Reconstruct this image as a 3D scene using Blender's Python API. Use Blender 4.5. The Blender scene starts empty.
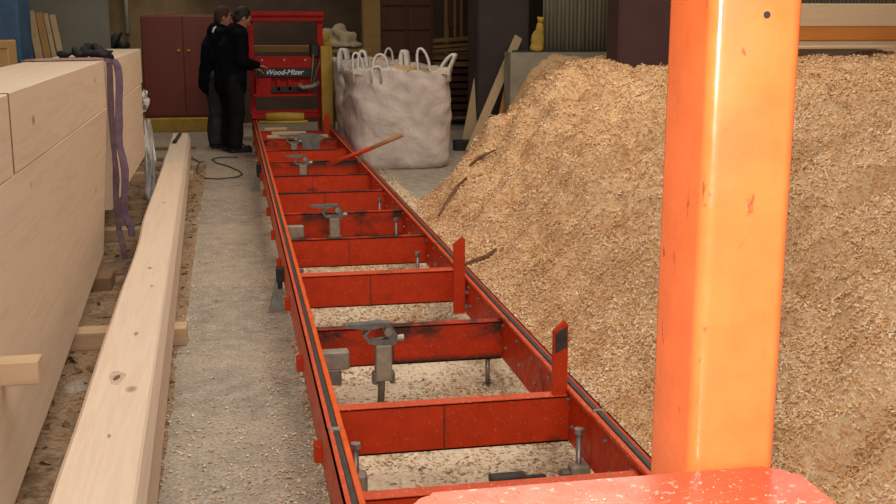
import bpy, bmesh, math, random
import numpy as np
from mathutils import Vector, Matrix
from mathutils import noise as mn

random.seed(7); rng = np.random.default_rng(7)
SC = bpy.context.scene
COL = SC.collection

# ------------------------------------------------------------------ camera
H = 1.6; F = 1120.0
PITCH = math.atan(235 / F); YAW = math.atan(220 / math.hypot(F, 235))
cd = bpy.data.cameras.new('camera'); cam = bpy.data.objects.new('camera', cd); COL.objects.link(cam)
cam.location = (0, 0, H); cam.rotation_euler = (math.pi / 2 - PITCH, 0, -YAW)
cd.sensor_width = 36; cd.lens = F / 896 * 36; cd.clip_start = 0.02; cd.clip_end = 200
SC.camera = cam
SC.view_settings.view_transform = 'Standard'; SC.view_settings.look = 'None'
SC.view_settings.gamma = 1; SC.view_settings.use_curve_mapping = False
SC.view_settings.exposure = 0.22

# ------------------------------------------------------------------ light
w = bpy.data.worlds.new('world'); SC.world = w; w.use_nodes = True
w.node_tree.nodes['Background'].inputs[0].default_value = (1.0, 0.9, 0.78, 1)
w.node_tree.nodes['Background'].inputs[1].default_value = 0.035


def area(name, loc, size, power, color, rot=(0, 0, 0), sy=None):
    l = bpy.data.lights.new(name, 'AREA'); l.energy = power; l.color = color
    l.shape = 'RECTANGLE'; l.size = size; l.size_y = sy or size
    o = bpy.data.objects.new(name, l); COL.objects.link(o); o.location = loc; o.rotation_euler = rot
    return o


area('overhead_fill', (-0.6, 15.6, 5.0), 2.0, 55, (1.0, 0.85, 0.68), sy=2.0)  # unseen fill added to lift the dim back wall
# unseen fill lights added for the soft ambient light, overhead and behind the camera
area('overhead_fill', (0.5, 3.5, 5.2), 3.4, 175, (1.0, 0.93, 0.84), sy=6)
area('overhead_fill', (3.0, 8.6, 5.2), 4.0, 180, (1.0, 0.88, 0.74), sy=3.5)  # added fill, placed over the heap to brighten it
area('behind_camera_fill', (0.3, -4.5, 2.4), 5.0, 175, (1.0, 0.95, 0.92), rot=(math.radians(82), 0, 0), sy=3.0)
fl = bpy.data.lights.new('camera_flash', 'POINT'); fl.energy = 105; fl.shadow_soft_size = 0.028; fl.color = (1.0, 0.98, 0.94)
flo = bpy.data.objects.new('camera_flash', fl); COL.objects.link(flo); flo.location = (-0.03, 0.0, H + 0.05)


# ------------------------------------------------------------------ materials
def nmat(name, rough=0.7, metal=0.0, spec=0.5):
    m = bpy.data.materials.new(name); m.use_nodes = True
    b = m.node_tree.nodes['Principled BSDF']
    b.inputs['Roughness'].default_value = rough; b.inputs['Metallic'].default_value = metal
    b.inputs['Specular IOR Level'].default_value = spec
    return m, m.node_tree, b


def coords(nt, scale=(1, 1, 1), rot=(0, 0, 0), obj=True):
    tc = nt.nodes.new('ShaderNodeTexCoord'); mp = nt.nodes.new('ShaderNodeMapping')
    nt.links.new(tc.outputs['Object'], mp.inputs[0])
    mp.inputs['Scale'].default_value = scale; mp.inputs['Rotation'].default_value = rot
    return mp.outputs[0]


def noise_node(nt, vec, scale, detail=4, rough=0.6, dist=0.0):
    n = nt.nodes.new('ShaderNodeTexNoise'); nt.links.new(vec, n.inputs['Vector'])
    n.inputs['Scale'].default_value = scale; n.inputs['Detail'].default_value = detail
    n.inputs['Roughness'].default_value = rough; n.inputs['Distortion'].default_value = dist
    return n.outputs['Fac']


def ramp(nt, fac, stops):
    r = nt.nodes.new('ShaderNodeValToRGB'); nt.links.new(fac, r.inputs[0])
    e = r.color_ramp.elements
    while len(e) < len(stops): e.new(0.5)
    for i, (p, c) in enumerate(stops):
        e[i].position = p; e[i].color = tuple(c) + (1,) if len(c) == 3 else c
    return r.outputs['Color']


def mix(nt, fac, a, b, mode='MIX'):
    m = nt.nodes.new('ShaderNodeMix'); m.data_type = 'RGBA'; m.blend_type = mode
    for s, v in ((0, fac), (6, a), (7, b)):
        if isinstance(v, (int, float)): m.inputs[s].default_value = v
        elif isinstance(v, tuple): m.inputs[s].default_value = v + (1,)
        else: nt.links.new(v, m.inputs[s])
    return m.outputs[2]


def bump(nt, b, h, strength=0.3, dist=0.005):
    n = nt.nodes.new('ShaderNodeBump'); n.inputs['Strength'].default_value = strength; n.inputs['Distance'].default_value = dist
    nt.links.new(h, n.inputs['Height']); nt.links.new(n.outputs[0], b.inputs['Normal'])


def plain(name, c, rough=0.7, metal=0.0, var=0.25, scale=8, spec=0.5, bmp=0.0):
    m, nt, b = nmat(name, rough, metal, spec)
    v = coords(nt); f = noise_node(nt, v, scale, 5)
    lo = tuple(x * (1 - var) for x in c); hi = tuple(min(1, x * (1 + var)) for x in c)
    nt.links.new(ramp(nt, f, [(0.3, lo), (0.7, hi)]), b.inputs['Base Color'])
    if bmp: bump(nt, b, noise_node(nt, v, scale * 8, 3), bmp, 0.003)
    return m


def wood(name, c, dark, axis=1, rough=0.75, grain=1.0, knots=True, fine=1.0):
    m, nt, b = nmat(name, rough, 0, 0.3)
    s = [9 * grain] * 3; s[axis] = 0.45 * grain
    v = coords(nt, tuple(s)); f = noise_node(nt, v, 1.6, 6, 0.6, 0.4)
    s2 = [60 * fine] * 3; s2[axis] = 1.2
    f2 = noise_node(nt, coords(nt, tuple(s2)), 2.0, 2)
    col = ramp(nt, f, [(0.32, tuple(x * 0.90 for x in c)), (0.5, c), (0.58, tuple((x * 2 + y) / 3 for x, y in zip(c, dark))), (0.64, c), (0.8, tuple(min(1, x * 1.06) for x in c))])
    col = mix(nt, mix(nt, 1.0, f2, (0.32, 0.32, 0.32), 'MULTIPLY'), col, dark)
    if knots:
        s3 = [1.0] * 3; s3[axis] = 0.55
        vo = nt.nodes.new('ShaderNodeTexVoronoi'); nt.links.new(coords(nt, tuple(s3)), vo.inputs['Vector']); vo.inputs['Scale'].default_value = 2.6
        k = ramp(nt, vo.outputs['Distance'], [(0.0, (1, 1, 1)), (0.035, (0.75, 0.75, 0.75)), (0.06, (0, 0, 0))])
        col = mix(nt, k, col, tuple(x * 0.55 for x in dark))
    nt.links.new(col, b.inputs['Base Color'])
    bump(nt, b, f2, 0.25, 0.002)
    return m


def paint(name, c, rough=0.35, grime=0.35, specks=0.5, worn=(0.55, 0.36, 0.24), gthr=0.62, spec=0.5, band=False, scuff=False):
    """red and orange machine paint, with oily grime, rubbed places and stuck sawdust specks"""
    m, nt, b = nmat(name, rough, 0, spec)
    v = coords(nt)
    f = noise_node(nt, v, 2.2, 5, 0.65)
    col = ramp(nt, noise_node(nt, v, 14, 4), [(0.3, tuple(x * 0.86 for x in c)), (0.7, tuple(min(1, x * 1.1) for x in c))])
    g = ramp(nt, f, [(gthr, (0, 0, 0)), (gthr + 0.07, (grime,) * 3)])
    col = mix(nt, g, col, (0.035, 0.02, 0.015))
    if scuff:
        k = ramp(nt, noise_node(nt, coords(nt, (30, 30, 9)), 1.6, 5, 0.7, 0.3), [(0.635, (0, 0, 0)), (0.68, (0.75,) * 3)])
        col = mix(nt, k, col, (0.12, 0.03, 0.02))
    if band:   # oily grime rubbed along the top and bottom edges of the member
        sx = nt.nodes.new('ShaderNodeSeparateXYZ'); nt.links.new(coords(nt, (1, 1, 1)), sx.inputs[0])
        zz = ramp(nt, sx.outputs['Z'], [(0.155, (1, 1, 1)), (0.18, (0, 0, 0)), (0.225, (0, 0, 0)), (0.285, (1, 1, 1))])
        xx = ramp(nt, noise_node(nt, coords(nt, (3.0, 1, 5)), 1.5, 4, 0.6), [(0.40, (0, 0, 0)), (0.52, (0.92,) * 3)])
        col = mix(nt, mix(nt, 1.0, zz, xx, 'MULTIPLY'), col, (0.03, 0.02, 0.015))
    sp = ramp(nt, noise_node(nt, v, 95, 2, 0.5), [(0.64, (0, 0, 0)), (0.68, (specks,) * 3)])
    col = mix(nt, sp, col, worn)
    nt.links.new(col, b.inputs['Base Color'])
    rr = ramp(nt, noise_node(nt, v, 30, 3), [(0.35, (rough * 0.8,) * 3), (0.7, (min(1, rough * 1.5),) * 3)])
    nt.links.new(rr, b.inputs['Roughness'])
    return m


M = {}
M['orange'] = paint('glossy_orange_paint', (0.92, 0.180, 0.045), 0.24, 0.3, 0.0, gthr=0.70, scuff=True)
M['cover'] = paint('dusty_orange_red_paint', (0.86, 0.12, 0.055), 0.26, 0.0, 0.6, (0.9, 0.55, 0.42))
M['red'] = paint('red_machine_paint', (0.50, 0.036, 0.005), 0.45, 0.85, 0.15, gthr=0.66, spec=0.18)
M['red_grimy'] = paint('grimy_red_machine_paint', (0.48, 0.034, 0.005), 0.45, 0.85, 0.15, gthr=0.62, spec=0.18, band=True)
M['red_worn'] = paint('worn_red_paint', (0.62, 0.072, 0.015), 0.45, 0.5, 0.75, (0.75, 0.42, 0.25), spec=0.25, gthr=0.6)
M['lip'] = paint('orange_rail_lip', (0.80, 0.105, 0.008), 0.35, 0.4, 0.2, gthr=0.68, spec=0.3)
M['mill_red'] = paint('bright_red_mill_paint', (0.40, 0.014, 0.010), 0.5, 0.3, 0.0, spec=0.15)
M['track'] = plain('dark_greasy_steel', (0.035, 0.028, 0.022), 0.55, 0.2, 0.5, 30, bmp=0.3)
M['steel'] = plain('grey_steel', (0.16, 0.15, 0.125), 0.5, 0.45, 0.3, 25)
M['steel_light'] = plain('pale_dusty_steel', (0.28, 0.235, 0.175), 0.55, 0.3, 0.3, 25)
M['bolt'] = plain('bolt_steel', (0.30, 0.27, 0.24), 0.4, 0.7, 0.2, 40)
M['black'] = plain('black_metal', (0.012, 0.011, 0.010), 0.6, 0, 0.3)
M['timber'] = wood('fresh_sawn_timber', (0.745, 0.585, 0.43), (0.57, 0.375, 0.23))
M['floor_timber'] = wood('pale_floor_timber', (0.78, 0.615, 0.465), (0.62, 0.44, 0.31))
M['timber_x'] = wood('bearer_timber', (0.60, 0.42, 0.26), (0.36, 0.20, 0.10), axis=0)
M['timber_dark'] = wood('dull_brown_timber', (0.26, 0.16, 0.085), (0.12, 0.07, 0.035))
M['plank_z'] = wood('upright_plank_wood', (0.52, 0.38, 0.22), (0.26, 0.15, 0.07), axis=2, knots=False)
M['plank_orange'] = wood('orange_brown_board', (0.66, 0.25, 0.055), (0.42, 0.14, 0.03), axis=0, knots=False)
M['beam_x'] = wood('pale_cross_beam', (0.78, 0.60, 0.40), (0.55, 0.38, 0.22), axis=0, knots=False)
M['yellow'] = plain('yellow_painted_board', (0.42, 0.27, 0.035), 0.7, 0, 0.25, 6)
M['rack_x'] = wood('rack_board_wood', (0.28, 0.17, 0.06), (0.12, 0.06, 0.02), axis=0, knots=False)
M['cabinet'] = wood('dark_red_cabinet_veneer', (0.19, 0.036, 0.016), (0.12, 0.02, 0.01), axis=2, rough=0.4, knots=False)
M['brown_panel'] = wood('brown_panelling', (0.095, 0.035, 0.018), (0.045, 0.018, 0.01), axis=2, knots=False)
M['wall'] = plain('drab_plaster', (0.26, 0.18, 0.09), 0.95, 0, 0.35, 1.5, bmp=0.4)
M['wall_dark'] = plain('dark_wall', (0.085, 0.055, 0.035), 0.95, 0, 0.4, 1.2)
M['grey_panel'] = plain('grey_green_board', (0.15, 0.145, 0.115), 0.85, 0, 0.15, 2)
M['concrete'] = plain('pale_concrete', (0.28, 0.25, 0.185), 0.9, 0, 0.2, 4, bmp=0.4)
M['pillar'] = plain('dark_pillar', (0.040, 0.026, 0.021), 0.75, 0, 0.35, 1.6)
M['pillar_maroon'] = plain('maroon_dark_pillar', (0.055, 0.022, 0.020), 0.7, 0, 0.3, 1.6)
M['blue'] = plain('blue_metal', (0.03, 0.085, 0.16), 0.5, 0, 0.35, 6)
M['purple'] = plain('purple_webbing', (0.155, 0.095, 0.14), 0.9, 0, 0.3, 18, bmp=0.5)
M['purple_dark'] = plain('dark_purple_webbing', (0.11, 0.065, 0.075), 0.9, 0, 0.35, 18, bmp=0.5)
M['pink'] = plain('faded_pink_webbing', (0.38, 0.22, 0.19), 0.9, 0, 0.2, 18, bmp=0.4)
M['cloth_black'] = plain('black_cloth', (0.012, 0.010, 0.012), 0.9, 0, 0.4, 10)
M['jacket_black'] = plain('black_jacket', (0.004, 0.004, 0.005), 0.9, 0, 0.3, 6, spec=0.1)
M['jacket_navy'] = plain('navy_jacket', (0.005, 0.006, 0.011), 0.9, 0, 0.3, 6, spec=0.1)
M['trousers'] = plain('charcoal_trousers', (0.010, 0.010, 0.011), 0.9, 0, 0.3, 8, spec=0.1)
M['trousers_grey'] = plain('grey_mottled_trousers', (0.042, 0.043, 0.040), 0.9, 0, 0.5, 12)
M['skin'] = plain('skin', (0.42, 0.18, 0.11), 0.55, 0, 0.08, 12)
M['hair'] = plain('dark_hair', (0.012, 0.008, 0.007), 0.7, 0, 0.4, 30)
M['hair_brown'] = plain('brown_cap_hair', (0.055, 0.022, 0.016), 0.8, 0, 0.4, 30)
M['white'] = plain('white_stripe', (0.65, 0.67, 0.72), 0.7, 0, 0.05)
M['blue_stripe'] = plain('blue_stripe', (0.05, 0.12, 0.42), 0.7, 0, 0.05)
M['plastic'] = plain('white_plastic_film', (0.62, 0.60, 0.56), 0.4, 0, 0.12, 10, bmp=0.5)
M['crumple'] = plain('pale_crumpled_sheet', (0.34, 0.28, 0.18), 0.8, 0, 0.35, 9, bmp=0.5)
M['cable'] = plain('grey_black_cable', (0.07, 0.065, 0.055), 0.6, 0, 0.2)
M['stick'] = plain('dark_bark_wood', (0.17, 0.075, 0.03), 0.9, 0, 0.4, 20, bmp=0.5)
M['handle'] = wood('tan_wooden_handle', (0.42, 0.22, 0.10), (0.22, 0.10, 0.04), axis=0, knots=False)

# white woven bag
m, nt, b = nmat('white_woven_polypropylene', 0.55, 0, 0.4); v = coords(nt)
nt.links.new(ramp(nt, noise_node(nt, v, 3.0, 5), [(0.3, (0.48, 0.41, 0.36)), (0.7, (0.66, 0.58, 0.52))]), b.inputs['Base Color'])
bump(nt, b, noise_node(nt, coords(nt, (1, 1, 0.6)), 4, 5, 0.55, 0.5), 0.7, 0.07); M['bag'] = m

# corrugated translucent-looking sheet
m, nt, b = nmat('grey_green_corrugated_sheet', 0.6, 0, 0.4); v = coords(nt, (14, 14, 0.5))
nt.links.new(ramp(nt, noise_node(nt, v, 1.2, 4), [(0.3, (0.17, 0.16, 0.11)), (0.7, (0.32, 0.30, 0.22))]), b.inputs['Base Color']); M['corr'] = m

# floor
m, nt, b = nmat('dusty_concrete_floor', 0.9, 0, 0.25); v = coords(nt)
big = noise_node(nt, v, 0.9, 5, 0.6); med = noise_node(nt, v, 9, 6, 0.7); fine = noise_node(nt, v, 70, 3, 0.7)
col = ramp(nt, med, [(0.3, (0.26, 0.225, 0.18)), (0.5, (0.39, 0.335, 0.27)), (0.72, (0.55, 0.48, 0.39))])
col = mix(nt, ramp(nt, big, [(0.45, (0, 0, 0)), (0.62, (0.55,) * 3)]), col, (0.56, 0.46, 0.33))
col = mix(nt, ramp(nt, fine, [(0.42, (0.5,) * 3), (0.56, (0, 0, 0))]), col, (0.17, 0.135, 0.10))
nt.links.new(col, b.inputs['Base Color']); bump(nt, b, fine, 0.5, 0.004); M['floor'] = m

# sawdust: ground mass and loose shavings
m, nt, b = nmat('packed_sawdust', 0.95, 0, 0.1); v = coords(nt)
f1 = noise_node(nt, v, 38, 6, 0.75); f2 = noise_node(nt, v, 2.2, 4, 0.6); f3 = noise_node(nt, v, 9, 3, 0.6)
col = ramp(nt, f1, [(0.30, (0.58, 0.33, 0.14)), (0.45, (0.72, 0.46, 0.24)), (0.58, (0.80, 0.55, 0.32)), (0.75, (0.88, 0.67, 0.44))])
col = mix(nt, ramp(nt, f2, [(0.50, (0, 0, 0)), (0.66, (0.45,) * 3)]), col, (0.50, 0.27, 0.10))
col = mix(nt, ramp(nt, f3, [(0.56, (0, 0, 0)), (0.68, (0.40,) * 3)]), col, (0.40, 0.19, 0.07))
nt.links.new(col, b.inputs['Base Color']); bump(nt, b, f1, 0.9, 0.02); M['sawdust'] = m


def chip_mat(name, stops):
    m, nt, b = nmat(name, 0.9, 0, 0.15)
    g = nt.nodes.new('ShaderNodeNewGeometry')
    col = ramp(nt, g.outputs['Random Per Island'], stops)
    v = coords(nt); f2 = noise_node(nt, v, 2.6, 6, 0.68)
    col = mix(nt, ramp(nt, f2, [(0.46, (0, 0, 0)), (0.62, (0.62,) * 3)]), col, (0.54, 0.25, 0.08))
    nt.links.new(col, b.inputs['Base Color'])
    return m


M['chips'] = chip_mat('wood_shavings', [(0.0, (0.58, 0.31, 0.12)), (0.15, (0.71, 0.42, 0.20)), (0.5, (0.79, 0.52, 0.29)), (0.88, (0.85, 0.62, 0.39)), (1.0, (0.97, 0.80, 0.60))])
M['floor_chips'] = chip_mat('floor_shavings', [(0.0, (0.40, 0.28, 0.17)), (0.4, (0.62, 0.47, 0.31)), (1.0, (0.85, 0.70, 0.50))])
m, nt, b = nmat('pale_floor_sawdust', 0.95, 0, 0.1); v = coords(nt)
f1 = noise_node(nt, v, 55, 5, 0.75); f2 = noise_node(nt, v, 2.5, 4, 0.6)
col = ramp(nt, f1, [(0.32, (0.48, 0.37, 0.25)), (0.48, (0.74, 0.60, 0.43)), (0.7, (0.90, 0.78, 0.60))])
col = mix(nt, ramp(nt, f2, [(0.5, (0, 0, 0)), (0.7, (0.5,) * 3)]), col, (0.45, 0.34, 0.24))
nt.links.new(col, b.inputs['Base Color']); bump(nt, b, f1, 0.7, 0.01); M['sawdust_pale'] = m
m, nt, b = nmat('brown_dust', 0.95, 0, 0.1); v = coords(nt)
f1 = noise_node(nt, v, 45, 5, 0.75); f2 = noise_node(nt, v, 5, 5, 0.65)
col = ramp(nt, f1, [(0.32, (0.16, 0.10, 0.055)), (0.5, (0.34, 0.23, 0.14)), (0.7, (0.50, 0.36, 0.23))])
col = mix(nt, ramp(nt, f2, [(0.52, (0, 0, 0)), (0.64, (0.7,) * 3)]), col, (0.13, 0.08, 0.045))
nt.links.new(col, b.inputs['Base Color']); bump(nt, b, f1, 0.7, 0.01); M['brown_dust'] = m
M['bark_chips'] = chip_mat('bark_bits', [(0.0, (0.06, 0.03, 0.015)), (0.5, (0.17, 0.09, 0.045)), (1.0, (0.38, 0.23, 0.12))])


# ------------------------------------------------------------------ mesh helpers
def nb(): return bmesh.new()


def box(bm, x0, x1, y0, y1, z0, z1, bev=0.0, seg=1):
    t = bmesh.new(); bmesh.ops.create_cube(t, size=1)
    for v in t.verts: v.co = Vector((x0 + (v.co.x + .5) * (x1 - x0), y0 + (v.co.y + .5) * (y1 - y0), z0 + (v.co.z + .5) * (z1 - z0)))
    if bev: bmesh.ops.bevel(t, geom=t.edges[:], offset=bev, segments=seg, affect='EDGES', profile=0.5)
    join(bm, t); return bm


def join(bm, t):
    me = bpy.data.meshes.new('tmp'); t.to_mesh(me); t.free(); bm.from_mesh(me); bpy.data.meshes.remove(me)


def beam(bm, a, b_, wd, ht, up=(0, 0, 1), bev=0.0):
    """box from a to b, width wd sideways, ht along up"""
    a = Vector(a); b_ = Vector(b_); d = (b_ - a); L = d.length; d.normalize()
    s = d.cross(Vector(up)).normalized(); u = s.cross(d).normalized()
    t = bmesh.new(); bmesh.ops.create_cube(t, size=1)
    if bev:
        for v in t.verts: v.co = Vector((v.co.x * L, v.co.y * wd, v.co.z * ht))
        bmesh.ops.bevel(t, geom=t.edges[:], offset=bev, segments=1, affect='EDGES')
    else:
        for v in t.verts: v.co = Vector((v.co.x * L, v.co.y * wd, v.co.z * ht))
    for v in t.verts: v.co = a + d * (v.co.x + L / 2) + s * v.co.y + u * v.co.z
    join(bm, t); return bm


def tube(bm, pts, r, n=10, caps=True, flat=None):
    pts = [Vector(p) for p in pts]; rs = r if isinstance(r, (list, tuple)) else [r] * len(pts)
    rings = []; prev = None
    for i, p in enumerate(pts):
        d = (pts[min(i + 1, len(pts) - 1)] - pts[max(i - 1, 0)]).normalized()
        if prev is None:
            s = d.cross(Vector((0, 0, 1)))
            if s.length < 1e-3: s = d.cross(Vector((1, 0, 0)))
        else:
            s = prev - d * prev.dot(d)
        s.normalize(); prev = s; u = d.cross(s)
        rr = rs[i]; rr = rr if isinstance(rr, tuple) else (rr, rr)
        rings.append([bm.verts.new(p + s * rr[0] * math.cos(2 * math.pi * k / n) + u * rr[1] * math.sin(2 * math.pi * k / n)) for k in range(n)])
    for a, c in zip(rings, rings[1:]):
        for k in range(n): bm.faces.new((a[k], a[(k + 1) % n], c[(k + 1) % n], c[k]))
    if caps: bm.faces.new(rings[0][::-1]); bm.faces.new(rings[-1])
    return bm


def prism(bm, poly, axis, a, b_):
    def P(p, t):
        if axis == 'y': return (p[0], t, p[1])
        if axis == 'x': return (t, p[0], p[1])
        return (p[0], p[1], t)
    A = [bm.verts.new(P(p, a)) for p in poly]; B = [bm.verts.new(P(p, b_)) for p in poly]
    n = len(poly)
    for i in range(n): bm.faces.new((A[i], A[(i + 1) % n], B[(i + 1) % n], B[i]))
    bm.faces.new(A[::-1]); bm.faces.new(B); return bm


def rrect(x0, x1, y0, y1, r, n=5):
    out = []
    for cx, cy, a0 in ((x1 - r, y0 + r, -90), (x1 - r, y1 - r, 0), (x0 + r, y1 - r, 90), (x0 + r, y0 + r, 180)):
        for i in range(n + 1):
            a = math.radians(a0 + 90 * i / n); out.append((cx + r * math.cos(a), cy + r * math.sin(a)))
    return out


def ellip(bm, c, r, seg=12, rings=8, rot=None):
    t = bmesh.new(); bmesh.ops.create_uvsphere(t, u_segments=seg, v_segments=rings, radius=1)
    for v in t.verts:
        p = Vector((v.co.x * r[0], v.co.y * r[1], v.co.z * r[2]))
        v.co = (rot @ p if rot else p) + Vector(c)
    join(bm, t); return bm


def root_at(name, loc, label, cat, group=None):
    o = bpy.data.objects.new(name, None); COL.objects.link(o); o.location = loc; o.empty_display_size = 0.1
    o['label'] = label; o['category'] = cat
    if group: o['group'] = group
    return o


def wloc(o):
    p = Vector(o.location)
    while o.parent: o = o.parent; p += Vector(o.location)
    return p


def obj(name, bm, mt, parent=None, smooth=False, loc=None, label=None, cat=None, group=None, kind=None, mats=None):
    """bm is in world coordinates; links ONE mesh object"""
    bmesh.ops.recalc_face_normals(bm, faces=bm.faces[:])
    org = wloc(parent) if parent else (Vector(loc) if loc else None)
    if org is None:
        if kind == 'structure': org = Vector((0, 0, 0))
        else:
            xs = [v.co for v in bm.verts]
            org = Vector((sum(c.x for c in xs) / len(xs), sum(c.y for c in xs) / len(xs), min(c.z for c in xs)))
    bmesh.ops.translate(bm, verts=bm.verts[:], vec=-org)
    me = bpy.data.meshes.new(name); bm.to_mesh(me); bm.free()
    me.materials.append(M[mt] if isinstance(mt, str) else mt)
    for mm in (mats or []): me.materials.append(M[mm])
    if smooth:
        me.polygons.foreach_set('use_smooth', [True] * len(me.polygons))
    o = bpy.data.objects.new(name, me); COL.objects.link(o)
    if parent: o.parent = parent
    else: o.location = org
    if label: o['label'] = label
    if cat: o['category'] = cat
    if group: o['group'] = group
    if kind: o['kind'] = kind
    return o


def smooth_angle(o, ang=35):
    me = o.data
    me.polygons.foreach_set('use_smooth', [True] * len(me.polygons))
    try: me.set_sharp_from_angle(angle=math.radians(ang))
    except Exception: pass
    return o


def remesh(bm, voxel, smooth_it=2):
    """fuses overlapping shapes of one body into one continuous surface"""
    bmesh.ops.recalc_face_normals(bm, faces=bm.faces[:])
    me = bpy.data.meshes.new('tmp'); bm.to_mesh(me); bm.free()
    o = bpy.data.objects.new('tmp', me); COL.objects.link(o)
    md = o.modifiers.new('r', 'REMESH'); md.mode = 'VOXEL'; md.voxel_size = voxel
    if smooth_it:
        s = o.modifiers.new('s', 'SMOOTH'); s.iterations = smooth_it; s.factor = 0.5
    dg = bpy.context.evaluated_depsgraph_get()
    m2 = bpy.data.meshes.new_from_object(o.evaluated_get(dg))
    out = bmesh.new(); out.from_mesh(m2)
    bpy.data.objects.remove(o); bpy.data.meshes.remove(me); bpy.data.meshes.remove(m2)
    return out


# ------------------------------------------------------------------ setting
b = nb(); box(b, -9, 12, -6, 19, -0.2, 0); obj('floor', b, 'floor', kind='structure')
b = nb(); box(b, -9, 12, 19, 19.3, 0, 5.5); obj('wall_back', b, 'wall', kind='structure')
b = nb(); box(b, -9.3, -9, -6, 19, 0, 5.5); obj('wall_left', b, 'wall', kind='structure')
b = nb(); box(b, 12, 12.3, -6, 19, 0, 5.5); obj('wall_right', b, 'wall', kind='structure')
# grey board partition on the left, with its corner post
b = nb(); box(b, -3.6, -1.21, 12.25, 12.33, 0, 3.2); gp = obj('wall_partition', b, 'grey_panel', kind='structure')
b = nb(); box(b, -2.10, -2.02, 12.14, 12.25, 0, 3.2); obj('partition_post', b, 'concrete', gp)
# low concrete wall behind the heap, with the corrugated sheet on it
b = nb(); box(b, 3.25, 9.0, 13.0, 13.3, 0, 1.19); cw = obj('wall_rear', b, 'concrete', kind='structure')
b = nb()
n = 960; x0, x1 = 3.68, 9.0
vs0 = []; vs1 = []
for i in range(n + 1):
    x = x0 + (x1 - x0) * i / n; y = 13.16 + 0.010 * math.sin(x * 2 * math.pi / 0.05)
    vs0.append(b.verts.new((x, y, 1.19))); vs1.append(b.verts.new((x, y, 3.6)))
for i in range(n): b.faces.new((vs0[i], vs0[i + 1], vs1[i + 1], vs1[i]))
o = obj('corrugated_sheet', b, 'corr', cw); sm = o.modifiers.new('thick', 'SOLIDIFY'); sm.thickness = 0.003; smooth_angle(o, 80)
b = nb(); box(b, 3.3, 4.6, 13.05, 13.12, 1.19, 1.215); obj('sill_strip', b, 'track', cw)
# pillars
b = nb(); box(b, 3.02, 3.68, 13.75, 14.35, 0, 5.5, 0.02); obj('pillar', b, 'pillar', kind='structure')
b = nb(); box(b, 4.03, 4.85, 11.45, 11.85, 0, 5.5, 0.02); obj('pillar', b, 'pillar_maroon', kind='structure')
# tall wooden post, brown framed panel wall, dark opening and what stands behind
b = nb(); box(b, 1.748, 1.975, 15.0, 15.2, 0, 5.0, 0.006); obj('post', b, 'rack_x', kind='structure')
pw = nb(); box(pw, 2.10, 2.86, 16.0, 16.08, 0, 3.4); pw = obj('wall_panelling', pw, 'brown_panel', kind='structure')
for k in range(8):
    for xx in (2.13, 2.50):
        z = 0.08 + k * 0.335
        b = nb(); box(b, xx, xx + 0.33, 15.965, 16.0, z, z + 0.30, 0.008); obj('panel', b, 'brown_panel', pw)
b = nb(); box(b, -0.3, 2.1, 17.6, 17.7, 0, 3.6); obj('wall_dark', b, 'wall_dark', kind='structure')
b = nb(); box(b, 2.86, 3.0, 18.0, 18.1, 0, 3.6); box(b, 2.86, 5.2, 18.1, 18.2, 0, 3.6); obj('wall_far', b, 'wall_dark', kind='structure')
b = nb(); tube(b, [(-1.575, 18.8, 1.35), (-1.575, 18.8, 3.4)], 0.035, 10); tube(b, [(-1.575, 18.8, 1.37), (-1.575, 19.0, 1.37)], 0.03, 10)
obj('downpipe', b, 'plastic', None, True, label='pale vertical pipe on the drab back wall above the dark clutter', cat='pipe')


# ------------------------------------------------------------------ sawdust heap
def vnoise(x, y, sc, seed):
    r = np.random.default_rng(seed); T = r.random((64, 64))
    u = x * sc + 100; v = y * sc + 100
    i = np.floor(u).astype(int); j = np.floor(v).astype(int); fu = u - i; fv = v - j
    fu = fu * fu * (3 - 2 * fu); fv = fv * fv * (3 - 2 * fv)
    g = lambda a, c: T[a % 64, c % 64]
    return (g(i, j) * (1 - fu) + g(i + 1, j) * fu) * (1 - fv) + (g(i, j + 1) * (1 - fu) + g(i + 1, j + 1) * fu) * fv - 0.5


TY = [0, 3.6, 6.1, 8.1, 9.5, 10.4, 11.2, 12.1, 12.6, 15]
TX = [1.45, 1.38, 1.42, 1.36, 1.48, 1.95, 2.33, 2.70, 2.8, 3.1]


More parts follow.
